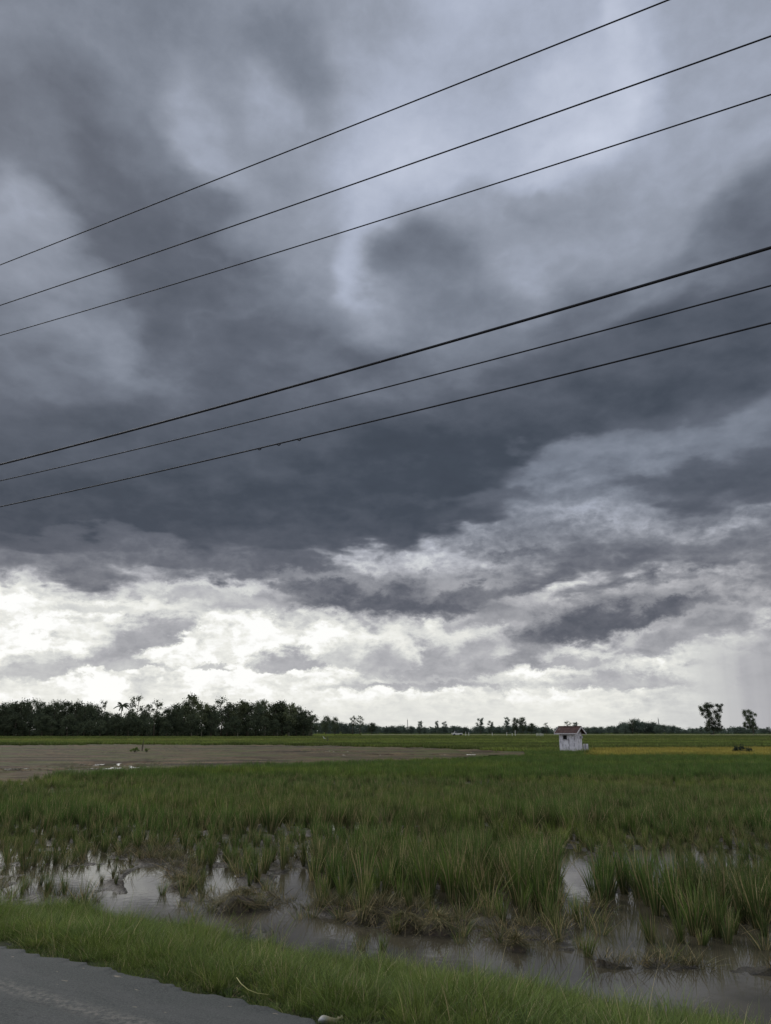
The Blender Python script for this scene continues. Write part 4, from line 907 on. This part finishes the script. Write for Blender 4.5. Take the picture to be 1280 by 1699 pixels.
# ------------------------------------------------------------------ small far things
WHITE = simple('white_paint', rgb(205, 205, 200), 0.7); DARKP = simple('dark_blue_paint', rgb(52, 62, 74), 0.5); RUB = simple('rubber', rgb(22, 22, 23), 0.8); GLASSD = simple('dark_window', rgb(40, 48, 56), 0.15, spec=0.5)
def truck():
    p = at_dist(759, 270, 0.35); root = empty('parked_truck', p, R(6)); tag(root, 'small far vehicle with dark canopy roof and white sides before the distant trees', 'truck')
    m = MB(); m.box(-1.7, 1.7, -.75, .75, .45, .95); m.box(-1.9, -1.1, -.74, .74, .70, 1.0); m.build('body', WHITE, root)
    m = MB(); m.add([(-1.15,-.7,.953),(-.2,-.7,.953),(-.2,.7,.953),(-1.15,.7,.953),(-.85,-.62,1.5),(-.2,-.62,1.5),(-.2,.62,1.5),(-.85,.62,1.5)], [(4,5,6,7),(0,1,5,4),(1,2,6,5),(2,3,7,6),(3,0,4,7)]); m.build('cab', GLASSD, root)
    m = MB(); m.box(-1.0, 1.75, -.8, .8, 1.72, 1.80); m.build('canopy_roof', DARKP, root)
    for x in (-.1, 1.6):
        for y in (-.7, .66): m = MB(); m.box(x, x+.05, y, y+.05, .952, 1.718); m.build('canopy_post', DARKP, root)
    for x in (-1.15, 1.15):
        for y in (-.74, .74):
            w = MB(); w.tube([(x, y-.09, .32), (x, y+.09, .32)], .32, 14); w.build('wheel', RUB, root, smooth=False)
truck()
def fence(x0, x1, dist, label, hgt):
    a, b = at_dist(x0, dist, 0.2), at_dist(x1, dist, 0.2); root = empty('white_fence', a); tag(root, label, 'fence')
    L = (b-a).length; n_ = max(4, int(L/0.32))
    for i in range(n_): m = MB(); x = L*i/(n_-1); m.box(x-.05, x+.05, -.04, .04, -.3, hgt); m.build('picket', WHITE, root)
    m = MB(); m.box(-.1, L+.1, .044, .08, hgt*.7, hgt*.7+.09); m.build('rail', WHITE, root)
fence(890, 901, 250, 'short white picket fence in the far field left of the hut', 1.1)
def post(px_, dist, h, label):
    p = at_dist(px_, dist, 0.1); root = empty('marker_post', p); tag(root, label, 'post', 'white posts in the far field')
    m = MB(); m.tube([(0, 0, -.3), (0, 0, h)], .09, 8); m.build('shaft', WHITE, root)
    m = MB(); m.box(-.14, .14, -.14, .14, h+.003, h+.12); m.build('cap', WHITE, root)
for x, h, l in ((841,1.3,'left one of three white posts in the far field'), (850,1.0,'short middle one of three white posts in the far field'), (855,1.9,'tallest and rightmost of three white posts in the far field'), (773,1.5,'white post just right of the far vehicle'), (778,1.3,'white post, farther of the two right of the far vehicle'), (817,1.2,'lone white post below the pair of trees')):
    post(x, 262, h, l)
def mast(px_, topy, dist, label):
    p = at_dist(px_, dist, 0); h = CZ+(1213-topy)*dist/1279.7; root = empty('radio_mast', p); tag(root, label, 'mast')
    m = MB()
    for k in range(3):
        a = k*2.094; m.tube([(.5*math.cos(a), .5*math.sin(a), -.3), (.22*math.cos(a), .22*math.sin(a), h)], .16, 5)
    for j in range(18):
        z0, z1 = h*j/18, h*(j+1)/18
        for k in range(3):
            a, b = k*2.094, (k+1)*2.094; w0, w1 = .5-.28*j/18, .5-.28*(j+1)/18; m.tube([(w0*math.cos(a), w0*math.sin(a), z0), (w1*math.cos(b), w1*math.sin(b), z1)], .04, 4)
    m.build('lattice', M['steel'], root); m = MB(); m.tube([(0, 0, h-.5), (0, 0, h+1.5)], .1, 5); m.build('antenna', M['steel'], root)
mast(676.5, 1195, 800, 'thin grey radio mast above the tree line in the middle')
mast(1094.5, 1193, 800, 'thin grey radio mast above the tree line right of the hut')
# raised far track, a pale line under the trees
V = []; xs_ = np.linspace(600, 1500, 60)
for x in xs_:
    for dd, z in ((300, 0.1), (301.5, 0.62), (305.5, 0.64), (307, 0.1)): q = at_dist(x, dd+2*math.sin(x*.01), z); V.append(tuple(q))
Fc = [(4*i+j, 4*i+4+j, 4*i+5+j, 4*i+1+j) for i in range(59) for j in range(3)]
tag(link('track', mesh('track', V, Fc), simple('pale_dust', rgb(122, 118, 96), 0.9, 0.2, .5)), kind='structure')
# shrub and weeds in the mud field
def shrub(px_, dist, h, w, label, n, seed, mat='leaf2', base=0.08):
    r = np.random.default_rng(seed); p = at_dist(px_, dist, base); root = empty('shrub', p); tag(root, label, 'shrub')
    lobes = [(r.normal(0, w*.3), r.normal(0, w*.2), h*r.uniform(.25, .85), w*r.uniform(.16, .28)) for _ in range(9)]
    V = []; Fc = []; leafcloud(V, Fc, lobes, n, w*0.14, r, 1.0); link('foliage', mesh('foliage', V, Fc), M[mat], root)
    m = MB()
    for l in lobes[:6]: m.tube([(l[0]*.2, l[1]*.2, -.1), (l[0]*.6, l[1]*.6, l[2]*.5), l[:3]], [.03, .02, .01], 5)
    m.build('stems', M['bark'], root)
shrub(239, 74, 1.5, 0.3, 'thin dark sapling standing alone in the mud field', 130, 1)
shrub(227, 72, 0.4, 0.6, 'low green weeds left of the sapling in the mud field', 500, 2, 'weedleaf')
shrub(246, 72.5, 0.35, 0.5, 'low green weeds right of the sapling in the mud field', 350, 3, 'weedleaf')
shrub(1228, 66, 0.6, 1.0, 'low dark bush in the golden rice near the right edge', 700, 4, 'leaf')
shrub(1180, 318, 1.6, 1.6, 'small dark bush at the foot of the tall solitary tree', 400, 5, 'leaf')
# white wading bird by a dark stump
def egret():
    p = at_dist(538.5, 128, 0.45); root = empty('egret', p, R(20)); root.scale = (0.85,)*3; tag(root, 'white wading bird in the green strip beyond the mud field', 'bird')
    me = bpy.data.meshes.new('body'); vs = [(0.28,0,.36),(.15,0,.40),(0,0,.43),(-.13,0,.50),(-.19,0,.62),(-.15,0,.73),(-.19,0,.81),(-.25,0,.82),(-.36,0,.80)]
    me.from_pydata(vs, [(i, i+1) for i in range(8)], []); o = link('body', me, WHITE, root); o.modifiers.new('skin', 'SKIN')
    for v, rr in zip(me.skin_vertices[0].data, (.02,.07,.10,.06,.03,.022,.028,.03,.006)): v.radius = (rr, rr)
    o.modifiers.new('sub', 'SUBSURF').levels = 2
    for y in (-.04, .04): m = MB(); m.tube([(0, y, -.2), (.03, y, .15), (0, y, .36)], .009, 5); m.build('leg', M['cable'], root)
egret()
shrub(544, 129, 0.95, 0.6, 'small dark shrub right beside the white wading bird', 120, 6, 'leaf', 0.3)
